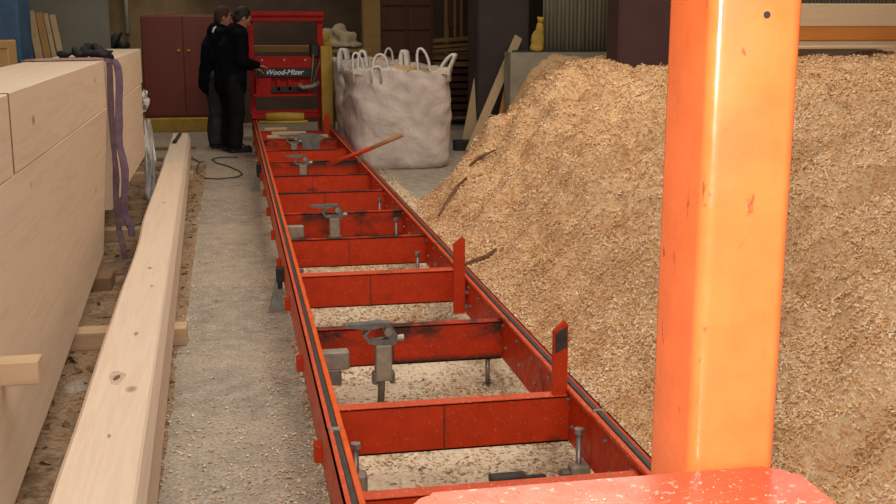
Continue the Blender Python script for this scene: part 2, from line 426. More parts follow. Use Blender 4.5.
def heap_h(x, y):
    toe = np.interp(y, TY, TX) + 0.10 * vnoise(x * 0, y, 1.7, 3) + 0.04 * vnoise(x * 0, y, 6, 4)
    d = x - toe
    far = np.clip((y - 8.3) / 2.2, 0, 1)
    steep = 0.66 + 0.95 * far                       # flank slope near the toe
    top = 1.17 + 0.05 * np.clip((x - 4.5) / 2, 0, 1.2)
    dd = np.maximum(d, 0)
    soft = dd * dd / (dd + 0.22)                    # eases in at the toe
    h = top * np.tanh(steep * soft / top)
    dip = 0.36 * np.exp(-(((x - 4.38) / 0.42) ** 2 + ((y - 11.1) / 1.1) ** 2))
    h = h - dip * (h > 0.5)
    # sawdust banked up against the corrugated sheet
    h = h + 0.03 * np.clip((y - 12.2) / 0.7, 0, 1) * np.clip((x - 4.0) / 0.2, 0, 1)
    # broken terrace where it was dug
    e = 1.9 + 0.25 * vnoise(x * 0, y, 0.8, 9) * 2
    amp = np.clip(soft * 2.2, 0, 1)
    rd = lambda sc, sd: 0.25 - np.abs(vnoise(x, y, sc, sd))
    h = h + amp * (0.20 * vnoise(x, y, 1.1, 1) + 0.20 * vnoise(x, y, 2.3, 2) + 0.20 * rd(1.9, 15) + 0.25 * rd(4.3, 16) + 0.19 * vnoise(x, y, 5.2, 5) + 0.11 * rd(9, 17) + 0.045 * vnoise(x, y, 13, 6) + 0.02 * vnoise(x, y, 28, 7))
    h = h - amp * 0.10 * np.exp(-(((d - e * 0.55) / 0.16) ** 2)) * np.clip(vnoise(x, y, 0.9, 11) * 3 + 0.4, 0, 1)
    cap = 1.20 + 0.05 * np.clip((x - 4.6), 0, 1.5) + 0.05 * vnoise(x, y, 4, 19)
    h = np.where(h > cap - 0.06, cap - 0.06 + 0.3 * (h - cap + 0.06), h)
    return np.where(d > 0, np.maximum(h, 0.004), -0.03)


gx = np.concatenate([np.arange(1.2, 4.2, 0.035), np.arange(4.2, 9.0, 0.07)])
gy = np.concatenate([np.arange(1.2, 8, 0.035), np.arange(8, 13.0, 0.045), [13.0]])
X, Y = np.meshgrid(gx, gy, indexing='ij')
Z = heap_h(X, Y)
nx, ny = X.shape
co = np.stack([X, Y, Z], -1).reshape(-1, 3)
I = np.arange(nx * ny).reshape(nx, ny)
quads = np.stack([I[:-1, :-1], I[1:, :-1], I[1:, 1:], I[:-1, 1:]], -1).reshape(-1, 4)
zq = co[quads][:, :, 2].max(1); quads = quads[zq > 0]


def chips(px, py, pz, nrm, size, lay=0.5, curl=0.35):
    """one small curled shaving (2 quads) per point; returns verts, faces"""
    n = len(px)
    c = np.stack([px, py, pz], -1)
    rnd = rng.normal(size=(n, 3)); nn = nrm + lay * rnd; nn /= np.linalg.norm(nn, axis=1, keepdims=True)
    t = rng.normal(size=(n, 3)); t -= nn * (t * nn).sum(1, keepdims=True); t /= np.linalg.norm(t, axis=1, keepdims=True)
    s = np.cross(nn, t)
    L = size[:, None] * (0.6 + rng.random((n, 1))); Wd = L * (0.25 + 0.3 * rng.random((n, 1)))
    cu = L * curl * (rng.random((n, 1)) + 0.2)
    c = c + nn * 0.3 * L * rng.random((n, 1))
    v = np.stack([c - t * L / 2 - s * Wd / 2, c - t * L / 2 + s * Wd / 2, c - s * Wd / 2 + nn * cu, c + s * Wd / 2 + nn * cu,
                  c + t * L / 2 - s * Wd / 2, c + t * L / 2 + s * Wd / 2], 1).reshape(-1, 3)
    b0 = (np.arange(n) * 6)[:, None]
    f = np.concatenate([b0 + np.array([0, 1, 3, 2]), b0 + np.array([2, 3, 5, 4])], 0)
    return v, f


def np_mesh(name, co, quads, mats, mi=None, smooth=None):
    me = bpy.data.meshes.new(name)
    me.vertices.add(len(co)); me.vertices.foreach_set('co', co.astype(np.float32).ravel())
    me.loops.add(len(quads) * 4); me.loops.foreach_set('vertex_index', quads.astype(np.int32).ravel())
    me.polygons.add(len(quads)); me.polygons.foreach_set('loop_start', np.arange(len(quads), dtype=np.int32) * 4)
    try: me.polygons.foreach_set('loop_total', np.full(len(quads), 4, dtype=np.int32))
    except Exception: pass
    for mm in mats: me.materials.append(M[mm])
    if mi is not None: me.polygons.foreach_set('material_index', mi.astype(np.int32))
    if smooth is not None: me.polygons.foreach_set('use_smooth', smooth)
    me.update(calc_edges=True); me.validate()
    return me


# sample shavings over the part of the heap the photograph looks at, denser close by
N = 640000
sx = 1.3 + rng.random(N) ** 1.2 * 6.5; sy = 2.2 + rng.random(N) ** 1.25 * 10.7
dist = np.hypot(sx, sy); az = np.degrees(np.arctan2(sx, sy))
keep = (az < 38) & (rng.random(N) < np.clip(5.0 / dist, 0, 1) ** 1.0)
sx = sx[keep]; sy = sy[keep]; dist = dist[keep]
sz = heap_h(sx, sy); k = sz > 0.0; sx, sy, sz, dist = sx[k], sy[k], sz[k], dist[k]
e = 0.03; gxn = (heap_h(sx + e, sy) - heap_h(sx - e, sy)) / (2 * e); gyn = (heap_h(sx, sy + e) - heap_h(sx, sy - e)) / (2 * e)
gxn = np.clip(gxn, -2, 2); gyn = np.clip(gyn, -2, 2)
nr = np.stack([-gxn, -gyn, np.ones_like(gxn)], -1); nr /= np.linalg.norm(nr, axis=1, keepdims=True)
cv, cf = chips(sx, sy, sz, nr, 0.0085 + 0.0010 * dist, 0.30)
allco = np.concatenate([co, cv]); allq = np.concatenate([quads, cf + len(co)])
mi = np.concatenate([np.zeros(len(quads)), np.ones(len(cf))]); sm_ = mi == 0
me = np_mesh('sawdust_heap', allco, allq, ['sawdust', 'chips'], mi, sm_)
o = bpy.data.objects.new('sawdust_heap', me); COL.objects.link(o); o['kind'] = 'stuff'
o['label'] = 'huge heap of pale tan sawdust and shavings banked along the right of the red bed'; o['category'] = 'sawdust'


def scatter(name, n, xr, yr, size, mat_, label, cat, ypow=1.6, lay=0.15, keepf=None, z0=0.002):
    x = xr[0] + rng.random(n) * (xr[1] - xr[0]); y = yr[0] + rng.random(n) ** ypow * (yr[1] - yr[0])
    if keepf is not None:
        k = keepf(x, y); x, y = x[k], y[k]
    nr = np.tile(np.array([[0, 0, 1.0]]), (len(x), 1))
    v, f = chips(x, y, z0 + 0 * x, nr, np.full(len(x), size) * (0.5 + rng.random(len(x))), lay, 0.25)
    me = np_mesh(name, v, f, [mat_]); o = bpy.data.objects.new(name, me); COL.objects.link(o)
    o['kind'] = 'stuff'; o['label'] = label; o['category'] = cat
    return o


def drift(name, xr, yr, step, mt, label, thick, seed, edge=0.25, thr=0.0):
    xs = np.arange(xr[0], xr[1] + 1e-6, step); ys = np.arange(yr[0], yr[1] + 1e-6, step)
    X, Y = np.meshgrid(xs, ys, indexing='ij')
    ed = np.minimum(np.minimum(X - xr[0], xr[1] - X), np.minimum(Y - yr[0], yr[1] - Y)) / edge
    Z = -0.004 + thick * np.clip(ed, 0, 1) * (0.9 + 1.1 * vnoise(X, Y, 1.3, seed) + 0.8 * vnoise(X, Y, 5, seed + 1) + 0.5 * vnoise(X, Y, 14, seed + 2) - thr)
    c = np.stack([X, Y, Z], -1).reshape(-1, 3); I = np.arange(X.size).reshape(X.shape)
    q = np.stack([I[:-1, :-1], I[1:, :-1], I[1:, 1:], I[:-1, 1:]], -1).reshape(-1, 4)
    q = q[c[q][:, :, 2].max(1) > -0.001]
    me = np_mesh(name, c, q, [mt], None, np.ones(len(q), dtype=bool)); o = bpy.data.objects.new(name, me); COL.objects.link(o)
    o['kind'] = 'stuff'; o['label'] = label; o['category'] = 'sawdust'
    return o


drift('sawdust_layer', (0.262, 1.62), (2.0, 11.0), 0.03, 'sawdust_pale', 'thin pale layer of fine sawdust on the floor inside the red bed', 0.016, 31, 0.12)
drift('dirt_layer', (-1.15, -0.27), (2.4, 12.6), 0.04, 'brown_dust', 'brown dusty litter on the floor beneath the long floor timber', 0.012, 41, 0.06)
scatter('floor_shavings', 90000, (0.25, 1.6), (2.2, 14), 0.013, 'floor_chips', 'thick scatter of pale shavings on the floor under and beside the red bed', 'wood shavings', z0=0.015, lay=0.3,
        keepf=lambda x, y: rng.random(len(x)) < np.clip(0.25 + 2.2 * vnoise(x, y, 1.2, 21) + 0.5 + 0.3 * (x > 0.3), 0, 1) * np.clip(1.25 - (y - 5) / 9, 0.1, 1))
scatter('path_shavings', 16000, (-0.35, 0.3), (3.0, 13.5), 0.009, 'floor_chips', 'thin dusting of shavings on the grey concrete path left of the bed', 'wood shavings',
        keepf=lambda x, y: rng.random(len(x)) < np.clip(0.35 + 1.6 * vnoise(x, y, 1.8, 22) + 0.6 * (x > 0.1), 0.05, 1))
scatter('bark_litter', 1500, (-1.1, -0.3), (2.6, 12.8), 0.030, 'bark_chips', 'brown bark bits and dirt on the floor between timber stack and long timber', 'bark litter', lay=0.3)


# ------------------------------------------------------------------ the long red bed
BX0, BX1 = 0.250, 1.162          # outer sides
bed = root_at('sawmill_bed', (0.7, 7.0, 0), 'long low red steel bed of rails and crossmembers running down the middle of the hall', 'sawmill bed')


def rail_profile(side):
    # (x from the outer side inwards, z): web outside, dark track groove on top, orange lip inside
    return


def rail(y0, y1, side, dz=0.0):
    s = 1 if side == 0 else -1; xo = BX0 if side == 0 else BX1
    X_ = lambda a: xo + s * a
    zt = 0.340 + dz
    b = nb()
    for (xa, xb, za, zb) in ((0, 0.006, 0.15, zt), (0, 0.020, zt - 0.006, zt), (0.044, 0.050, 0.15, zt - 0.004), (0.0, 0.03, 0.15, 0.156)):
        box(b, min(X_(xa), X_(xb)), max(X_(xa), X_(xb)), y0, y1, za, zb)
    r = obj('rail', b, 'red_worn' if side == 0 else 'red', bed)
    b = nb(); box(b, min(X_(0.0195), X_(0.040)), max(X_(0.0195), X_(0.040)), y0, y1, zt - 0.02, zt - 0.003 if side == 0 else zt + 0.006, 0.003)
    obj('track_strip', b, 'track', r, label='dark greasy running strip')
    b = nb(); box(b, min(X_(0.0395), X_(0.058)), max(X_(0.0395), X_(0.058)), y0, y1, zt - 0.012, zt + 0.002, 0.002)
    obj('rail_lip', b, 'lip' if side == 0 else 'red_worn', r, label='brighter rubbed inner lip')
    b = nb()
    y = y0 + 0.2
    while y < min(y1, 9) and side == 1:
        for zz in (0.215, 0.30):
            tube(b, [(X_(0.050), y + (0.05 if zz > .25 else 0), zz), (X_(0.058), y + (0.05 if zz > .25 else 0), zz)], 0.008, 6)
        y += 0.24
    if side == 1 and len(b.verts): obj('rivets', b, 'bolt', r, kind='stuff')
    else: b.free()
    if y0 > 3 and y0 < 4:
        b = nb(); box(b, min(X_(0.006), X_(0.046)), max(X_(0.006), X_(0.046)), y0 - 0.012, y0 + 0.006, zt - 0.02, zt + 0.010, 0.004); obj('joint_cap', b, 'steel_light', r)


for side in (0, 1):
    rail(0.75, 3.30, side, 0.004); rail(3.31, 8.00, side); rail(8.01, 14.9, side)

CY = [1.75, 2.84, 3.56, 4.55, 5.56, 6.52, 7.42, 8.34, 9.27, 10.2, 11.1, 12.05, 13.0]
for i, y in enumerate(CY):
    b = nb()
    ft = 0.05 if i != 4 else 0.075
    for (ya, yb, za, zb) in ((y, y + 0.006, 0.145, 0.312), (y, y + ft, 0.306, 0.312), (y, y + 0.05, 0.145, 0.151)):
        box(b, BX0 + 0.05, BX1 - 0.05, ya, yb, za, zb)
    c = obj('crossmember', b, 'red_grimy' if i in (3, 6, 9, 11) else 'red', bed)
    xm = 0.66 + random.uniform(-0.03, 0.03)
    b = nb(); box(b, xm, xm + 0.004, y - 0.003, y + 0.001, 0.15, 0.306); obj('weld_seam', b, 'track', c)
    b = nb(); box(b, BX0 + 0.055, BX1 - 0.055, y - 0.003, y + ft, 0.3115, 0.3145)
    obj('flange', b, 'red_worn' if i in (1, 2, 4) else 'red_grimy', c)
    # square stub that pokes out past the left rail
    if i not in (0,):
        b = nb(); box(b, BX0 - 0.026, BX0 + 0.002, y - 0.06, y - 0.005, 0.155, 0.215, 0.003); obj('outrigger_stub', b, 'red', bed)


def log_stop(x, y, h, dark=True, w_=0.05):
    b = nb()
    prism(b, [(x - w_ / 2, 0.16), (x + w_ / 2, 0.16), (x + w_ / 2, h), (x + w_ / 2 - 0.012, h + 0.012), (x - w_ / 2, h - 0.022)], 'y', y - 0.035, y - 0.012)
    prism(b, [(x + w_ / 2 - 0.006, 0.16), (x + w_ / 2, 0.16), (x + w_ / 2, h), (x + w_ / 2 - 0.006, h)], 'y', y - 0.013, y + 0.02)
    o = obj('log_stop', b, 'red', bed, label='upright red log stop plate')
    if dark:
        b = nb(); prism(b, [(x - w_ / 2 + 0.004, h - 0.10), (x + w_ / 2 - 0.004, h - 0.08), (x + w_ / 2 - 0.004, h - 0.004), (x - w_ / 2 + 0.004, h - 0.03)], 'y', y - 0.0375, y - 0.034)
        obj('scorch_patch', b, 'track', o)
    for zz in (0.20, 0.27):
        b = nb(); tube(b, [(x + 0.035, y - 0.05, zz), (x + 0.035, y - 0.03, zz)], 0.010, 6); obj('bolt_head', b, 'bolt', o)


log_stop(1.083, 3.605, 0.565, True)
log_stop(1.070, 5.30, 0.535, False, 0.055)
log_stop(1.045, 12.7, 0.53, False, 0.07)
b = nb(); box(b, BX0 + 0.05, BX1 - 0.05, 5.25, 5.256, 0.145, 0.30)
b.free()


def log_clamp(x, y, detail=True, s=1.0):
    r = bpy.data.objects.new('log_clamp', None); COL.objects.link(r); r.parent = bed
    r.location = Vector((x, y, 0)) - Vector(bed.location); r['label'] = 'grey iron log clamp with hooked jaw'
    y0 = y
    b = nb(); tube(b, [(x - 0.012, y0, 0.065), (x + 0.004, y0, 0.30)], 0.0145, 8); o = obj('post', b, 'steel', r, True)
    b = nb(); box(b, x - 0.032, x + 0.034, y0 - 0.03, y0 + 0.03, 0.165, 0.315, 0.005); obj('sleeve', b, 'steel_light', r)
    b = nb(); box(b, x - 0.045, x - 0.022, y0 - 0.02, y0 + 0.02, 0.15, 0.20, 0.004); obj('lug', b, 'steel', r)
    b = nb(); box(b, x + 0.026, x + 0.046, y0 - 0.02, y0 + 0.02, 0.15, 0.20, 0.004); obj('lug', b, 'steel', r)
    # jaw casting: C-shaped hook with long flat tongue
    b = nb()
    pts = [(x + 0.055, 0.335), (x + 0.06, 0.36), (x + 0.02, 0.425), (x - 0.045, 0.43), (x - 0.10, 0.425), (x - 0.185, 0.425), (x - 0.19, 0.413), (x - 0.10, 0.398),
           (x - 0.075, 0.395), (x - 0.105, 0.37), (x - 0.075, 0.325), (x - 0.02, 0.312), (x + 0.05, 0.312)]
    hole = [(x - 0.062, 0.395), (x + 0.005, 0.408), (x - 0.005, 0.372), (x + 0.02, 0.345), (x - 0.062, 0.338), (x - 0.088, 0.368)]
    sc_ = lambda p: (x + 0.05 + (p[0] - x - 0.05) * 0.86, 0.312 + (p[1] - 0.312) * 0.82)
    pts = [sc_(p) for p in pts]; hole = [sc_(p) for p in hole]
    vo = [b.verts.new((p[0], y0 - 0.022, p[1])) for p in pts]; vh = [b.verts.new((p[0], y0 - 0.022, p[1])) for p in hole]
    eds = [b.edges.new((vo[i], vo[(i + 1) % len(vo)])) for i in range(len(vo))] + [b.edges.new((vh[i], vh[(i + 1) % len(vh)])) for i in range(len(vh))]
    rf = bmesh.ops.triangle_fill(b, edges=eds, use_beauty=True)
    fs = [f for f in b.faces]
    # drop triangles whose centre falls into the hole
    def inside(px, pz, poly):
        c = False; n = len(poly); j = n - 1
        for i in range(n):
            if (poly[i][1] > pz) != (poly[j][1] > pz) and px < (poly[j][0] - poly[i][0]) * (pz - poly[i][1]) / (poly[j][1] - poly[i][1]) + poly[i][0]: c = not c
            j = i
        return c
    kill = [f for f in fs if inside(f.calc_center_median().x, f.calc_center_median().z, hole)]
    if kill: bmesh.ops.delete(b, geom=kill, context='FACES_ONLY')
    ex = bmesh.ops.extrude_face_region(b, geom=b.faces[:]); vv = [g for g in ex['geom'] if isinstance(g, bmesh.types.BMVert)]
    bmesh.ops.translate(b, verts=vv, vec=(0, 0.045, 0))
    obj('jaw', b, 'steel', r)
    b = nb(); tube(b, [(x + 0.05, y0, 0.335), (x + 0.085, y0, 0.338)], 0.013, 8); tube(b, [(x + 0.02, y0 - 0.03, 0.37), (x + 0.02, y0 + 0.03, 0.37)], 0.017, 8); obj('pin', b, 'bolt', r)


log_clamp(0.560, 4.30)
log_clamp(0.63, 7.22)
log_clamp(0.60, 9.95)
log_clamp(0.62, 11.7)
# grey blocks bolted inside the left rail
for y in (4.42, 7.28):
    b = nb(); box(b, 0.300, 0.435, y - 0.03, y + 0.03, 0.185, 0.262, 0.006); g = obj('guide_block', b, 'steel_light', bed, label='grey block bolted inside left rail')
    b = nb(); box(b, 0.306, 0.40, y - 0.032, y + 0.03, 0.12, 0.188, 0.004); obj('guide_block_foot', b, 'steel', g)
b = nb(); prism(b, [(0.63, 0.43), (0.70, 0.445), (0.86, 0.43), (0.93, 0.40), (0.87, 0.36), (0.86, 0.25), (0.70, 0.25), (0.69, 0.36)], 'y', 11.46, 11.49); obj('guide_plate', b, 'steel', bed, label='grey angular steel plate standing on the bed')


def screw_foot(x, y, zt, z0=0.0, block=False):
    b = nb(); tube(b, [(x, y, z0), (x, y, zt)], 0.0105, 8); r = obj('screw_foot', b, 'bolt', bed, True, label='upright threaded steel foot screw')
    b = nb(); tube(b, [(x, y, zt - 0.002), (x, y, zt + 0.016)], 0.018, 6); obj('screw_head', b, 'bolt', r)
    b = nb(); tube(b, [(x, y, 0.0), (x, y, 0.020)], 0.028, 6); tube(b, [(x, y, 0.09), (x, y, 0.13)], 0.026, 6); 
    b.free()
    b = nb(); tube(b, [(x, y, 0.0), (x, y, 0.020)], 0.026, 6); obj('foot_nut', b, 'steel', r)
    if block:
        b = nb(); box(b, x - 0.03, x + 0.035, y - 0.03, y + 0.03, 0.08, 0.155, 0.008); obj('screw_block', b, 'steel_light', r)
        b = nb(); box(b, x - 0.062, x - 0.028, y - 0.02, y + 0.02, 0.095, 0.135, 0.006); obj('block_lug', b, 'steel', r)


screw_foot(1.082, 3.34, 0.26, block=True); screw_foot(1.062, 4.60, 0.15); screw_foot(0.350, 3.40, 0.24, block=True)
screw_foot(1.03, 6.30, 0.245); screw_foot(0.335, 6.0, 0.24); screw_foot(1.05, 8.15, 0.27); screw_foot(1.05, 7.3, 0.27)
b = nb(); box(b, 0.36, 0.43, 3.28, 3.36, 0.0, 0.03, 0.004); obj('wood_shim', b, 'timber', None, label='pale wooden shim under the nearest left foot screw of the bed', cat='wood offcut')
b = nb(); box(b, 0.385, 0.47, 3.42, 3.50, 0.0, 0.04, 0.006); obj('wood_wedge', b, 'timber_x', None, label='small brown wedge block beside the nearest left foot screw', cat='wood offcut')
b = nb(); box(b, 0.83, 0.96, 3.52, 3.575, 0.004, 0.042, 0.004); box(b, 0.95, 1.03, 3.535, 3.555, 0.004, 0.034, 0.002)
obj('steel_bar', b, 'track', None, label='flat dark steel bar lying in shavings behind the nearest crossmember', cat='steel bar')


def wedge_foot(y):
    b = nb(); x = 0.205
    vs = [(x - 0.045, y - 0.05, 0.0), (x + 0.03, y - 0.05, 0), (x + 0.035, y - 0.01, 0.215), (x + 0.012, y - 0.01, 0.215)]
    A = [b.verts.new(v) for v in vs]; B = [b.verts.new((v[0], v[1] + 0.05, v[2])) for v in vs]
    for i in range(4): b.faces.new((A[i], A[(i + 1) % 4], B[(i + 1) % 4], B[i]))
    b.faces.new(A[::-1]); b.faces.new(B)
    o = obj('levelling_leg', b, 'steel', bed, label='splayed grey steel levelling leg')
    b = nb(); box(b, x - 0.055, x + 0.04, y - 0.065, y + 0.02, 0, 0.008); obj('foot_pad', b, 'steel_light', o)
    b = nb(); tube(b, [(x + 0.02, y - 0.03, 0.13), (x + 0.02, y - 0.03, 0.24)], 0.014, 8); box(b, x + 0.0, x + 0.05, y - 0.05, y, 0.17, 0.25, 0.004); obj('leg_screw', b, 'black', o)


wedge_foot(6.12); wedge_foot(10.6)

# things lying on the bed far back
b = nb(); box(b, 0.42, 0.80, 12.42, 12.54, 0.318, 0.36, 0.006); obj('wood_strip', b, 'timber_x', None, label='short pale wooden block lying across the far bed on the bigger slat', cat='wood offcut', loc=None)
b = nb(); box(b, 0.36, 1.02, 12.18, 12.26, 0.318, 0.348, 0.005); obj('wood_strip', b, 'timber_x', None, label='long pale slat lying across the far end of the red bed', cat='wood offcut')
b = nb(); box(b, 0.36, 0.62, 13.05, 13.12, 0.318, 0.35, 0.005); obj('wood_strip', b, 'timber_x', None, label='short weathered slat near the mill end of the red bed', cat='wood offcut')
b = nb(); tube(b, [(0.40, 13.75, 0.415), (0.62, 13.76, 0.42), (0.86, 13.75, 0.415)], [(0.05, 0.05), (0.055, 0.05), (0.05, 0.045)], 12); box(b, 0.32, 0.9, 13.68, 13.82, 0.34, 0.37)
obj('small_log', b, 'yellow', None, True, label='small yellow barked log on the bed under the red mill head', cat='log')

# cant hook lying across the right rail
lv = root_at('lever_bar', (0.80, 9.9, 0.22), 'red and tan wooden-handled lever bar propped across the right rail before the white bag', 'lever bar')
a = Vector((0.806, 9.86, 0.325)); m_ = Vector((1.20, 9.84, 0.463)); e_ = Vector((1.475, 9.80, 0.585))
b = nb(); tube(b, [a, m_], [0.017, 0.02], 8); obj('socket', b, 'red', lv, True, label='red painted steel socket')
b = nb(); tube(b, [m_ - (e_ - m_).normalized() * 0.02, e_], [0.018, 0.023], 8); obj('handle', b, 'handle', lv, True, label='tan wooden handle')
b = nb(); beam(b, (1.09, 9.85, 0.342), (1.12, 9.85, 0.41), 0.02, 0.03); obj('hook', b, 'steel', lv)


# ------------------------------------------------------------------ near orange mast and cover (a machine carriage standing on the bed)
car = root_at('machine_carriage', (0.45, 1.0, 0.34), 'glossy bright orange square mast with dusty orange cover plate close to the camera', 'machine')
px0, px1, py0, py1 = 0.4508, 0.5470, 1.02, 1.136
b = nb(); prism(b, rrect(px0, px1, py0, py1, 0.014, 8), 'z', 0.50, 2.6)
for v in b.verts:
    q = Matrix.Rotation(math.radians(0.5), 3, 'Z') @ (v.co - Vector((0.4985, 1.078, 0))); v.co = q + Vector((0.4985 + (q.z - 1.3) * 0.003, 1.078, 0))
mast = smooth_angle(obj('mast', b, 'orange', car), 40)
b = nb(); tube(b, [(0.5070, 1.0185, 1.602), (0.5070, 1.0240, 1.602)], 0.0036, 14); obj('bolt_hole', b, 'black', mast, label='small dark drilled hole')
b = nb(); tube(b, [(0.5070, 1.0193, 1.602), (0.5070, 1.0240, 1.602)], 0.0052, 16); obj('hole_rim', b, 'orange', mast)
# shallow tray-like cover plate with rounded corners and rolled edge
b = nb(); cx0, cx1, cy0, cy1 = 0.151, 0.553, 0.62, 1.008
prism(b, rrect(cx0, cx1, cy0, cy1, 0.028, 8), 'z', 1.114, 1.145)
bmesh.ops.bevel(b, geom=[e for e in b.edges if all(abs(v.co.z - 1.145) < 1e-5 for v in e.verts)], offset=0.006, segments=4, affect='EDGES')
cov = smooth_angle(obj('cover_plate', b, 'cover', car, label='orange-red cover dusted with pale specks'), 50)
v_, f_ = chips(*(lambda n: (0.17 + rng.random(n) * 0.36, 0.74 + rng.random(n) * 0.255, np.full(n, 1.1455), np.tile(np.array([[0, 0, 1.0]]), (n, 1)), 0.0012 + 0.0018 * rng.random(n) ** 3))(1500), 0.2, 0.2)
v_ -= np.array(car.location)
me = np_mesh('sawdust_flecks', v_, f_, ['floor_chips']); so = bpy.data.objects.new('sawdust_flecks', me); COL.objects.link(so); so.parent = car; so['kind'] = 'stuff'
b = nb(); prism(b, rrect(cx0 + 0.02, cx1 - 0.02, cy0 + 0.02, cy1 - 0.02, 0.03, 5), 'z', 0.62, 1.1145); obj('housing', b, 'orange', car)
b = nb(); box(b, 0.24, 1.16, 0.66, 0.74, 0.42, 0.50, 0.006); box(b, 0.24, 1.16, 1.03, 1.11, 0.42, 0.50, 0.006); box(b, 0.24, 0.32, 0.74, 1.03, 0.42, 0.50, 0.006); box(b, 1.08, 1.16, 0.74, 1.03, 0.42, 0.50, 0.006)
box(b, 0.3, 0.52, 0.70, 1.0, 0.49, 0.63, 0.004); obj('chassis', b, 'orange', car)
for (wx, wy) in ((0.28, 0.80), (0.28, 0.98), (1.12, 0.80), (1.12, 0.98)):
    b = nb(); tube(b, [(wx - 0.015, wy, 0.395), (wx + 0.015, wy, 0.395)], 0.05, 18); obj('wheel', b, 'steel', car)


# ------------------------------------------------------------------ timber stack on the left
def sawn(name, x0, x1, y0, y1, z0, z1, mt='timber', label=None, cat='timber', group=None, bx=None, seg=26, warp=0.004, ch=0.004, bz=None, cb=0.004):
    """rough sawn timber: boxed beam along y with slight waviness; bx=(xb_near, xb_far) shifts the lower right edge"""
    b = nb(); rings = []
    for i in range(seg + 1):
        t = i / seg; y = y0 + (y1 - y0) * t
        xb = x1 if bx is None else bx[0] + (bx[1] - bx[0]) * t
        zb = z0 if bz is None else bz[0] + (bz[1] - bz[0]) * t
        w1 = warp * mn.noise((y * 1.3, z1 * 7, x1)); w2 = warp * mn.noise((y * 1.7, z0 * 9 + 4, x1 * 3))
        P = [(x0, z0), (xb - cb * 0.8 + w2, zb), (xb + w2, zb + cb), (x1 + w1, z1 - ch), (x1 - ch + w1, z1), (x0, z1)]
        rings.append([b.verts.new((p[0], y, p[1])) for p in P])
    for a, c in zip(rings, rings[1:]):
        for k in range(6): b.faces.new((a[k], a[(k + 1) % 6], c[(k + 1) % 6], c[k]))
    b.faces.new(rings[0][::-1]); b.faces.new(rings[-1])
    return obj(name, b, mt, None, label=label, cat=cat, group=group)


sawn('sawn_timber', -1.160, -0.748, 2.2, 4.060, 1.062, 1.343, label='nearest upper beam of the pale timber stack, ending at the vertical joint', group='beams in the timber stack')
ut = sawn('sawn_timber', -1.160, -0.749, 4.088, 7.150, 1.062, 1.346, label='long upper beam of the pale timber stack before the purple sling', group='beams in the timber stack')
sawn('sawn_timber', -1.165, -0.749, 2.2, 7.150, 0.10, 1.060, label='tall wide lower slab of the pale timber stack before the purple sling', group='beams in the timber stack', bx=(-0.655, -0.822), ch=0.004, cb=0.05)
sawn('sawn_timber', -1.165, -0.749, 7.235, 10.10, 1.045, 1.333, label='upper beam of the stack beyond the purple sling', group='beams in the timber stack')
sawn('sawn_timber', -1.165, -0.749, 7.235, 9.95, 0.41, 1.042, cb=0.02, label='lower slab of the stack beyond the purple sling', group='beams in the timber stack')
b = nb(); box(b, -1.158, -0.7492, 4.084, 4.088, 1.066, 1.344); obj('joint_shade', b, 'timber_dark', ut, label='dark plate standing in for shade in the joint')  # thin dark plate paints the joint gap's shade onto the beam end
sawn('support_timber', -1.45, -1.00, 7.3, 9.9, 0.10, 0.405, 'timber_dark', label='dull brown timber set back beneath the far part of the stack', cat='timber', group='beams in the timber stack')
# bearers on the floor
for i, (y, x0, x1, hh, lb) in enumerate(((3.15, -1.5, -0.26, 0.09, 'hidden bearer across the floor under the nearest end of the timbers'),
                             (5.56, -1.5, -0.262, 0.092, 'brown square bearer end sticking out right of the long floor timber'),
                             (8.35, -1.5, -0.50, 0.09, 'brown bearer under both timbers level with the end of the sling'),
                             (11.4, -1.6, -0.40, 0.09, 'farthest brown bearer under the long floor timber'))):
    b = nb(); box(b, x0, x1, y - 0.055, y + 0.075, 0, hh, 0.005); obj('bearer', b, 'timber_x', None, label=lb, cat='bearer', group='bearers under the timbers')
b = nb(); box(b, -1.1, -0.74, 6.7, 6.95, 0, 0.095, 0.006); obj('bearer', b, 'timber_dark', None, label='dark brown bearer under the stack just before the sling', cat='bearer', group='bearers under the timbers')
# sticker stub poking out of the near stack face
b = nb(); box(b, -0.742, -0.605, 3.42, 3.50, 0.508, 0.582, 0.004); obj('sticker_stub', b, 'timber_x', None, label='short brown stick end poking out of the near stack face', cat='wood offcut')

KNOTS = [(-0.432, 3.908, 0.026, 0.085), (-0.402, 3.336, 0.006, 0.022), (-0.436, 5.70, 0.013, 0.03), (-0.401, 5.30, 0.010, 0.02), (-0.41, 4.47, 0.009, 0.04), (-0.477, 7.77, 0.010, 0.03)]
M['knot_ring'] = plain('knot_wood', (0.55, 0.42, 0.31), 0.85, 0, 0.25, 30, bmp=0.5)
# long timber lying on the floor
b = nb(); rings = []; seg = 60
for i in range(seg + 1):
    t = i / seg; y = 2.3 + (12.55 - 2.3) * t
    xl = -0.500 + (-0.640 + 0.500) * t; xr = -0.278 + (-0.480 + 0.278) * t; xb = -0.258 + (-0.455 + 0.258) * t
    bumpy = 0.010 * math.exp(-((y - 6.2) / 0.7) ** 2) - 0.010 * math.exp(-((y - 7.5) / 0.6) ** 2) + 0.006 * mn.noise((y * 1.5, 0, 0))
    xl += bumpy
    P = [(xl - 0.01, 0.095), (xb, 0.095), (xb, 0.30), (xr + 0.002, 0.352), (xr - 0.006, 0.36), (xl + 0.01, 0.36), (xl - 0.004, 0.345)]
    rings.append([b.verts.new((p[0], y, p[1])) for p in P])
for a, c in zip(rings, rings[1:]):
    for k in range(7): b.faces.new((a[k], a[(k + 1) % 7], c[(k + 1) % 7], c[k]))
b.faces.new(rings[0][::-1]); b.faces.new(rings[-1])
ft_ = obj('floor_timber', b, 'floor_timber', None, label='long squared pale timber lying on bearers beside the concrete path', cat='timber')
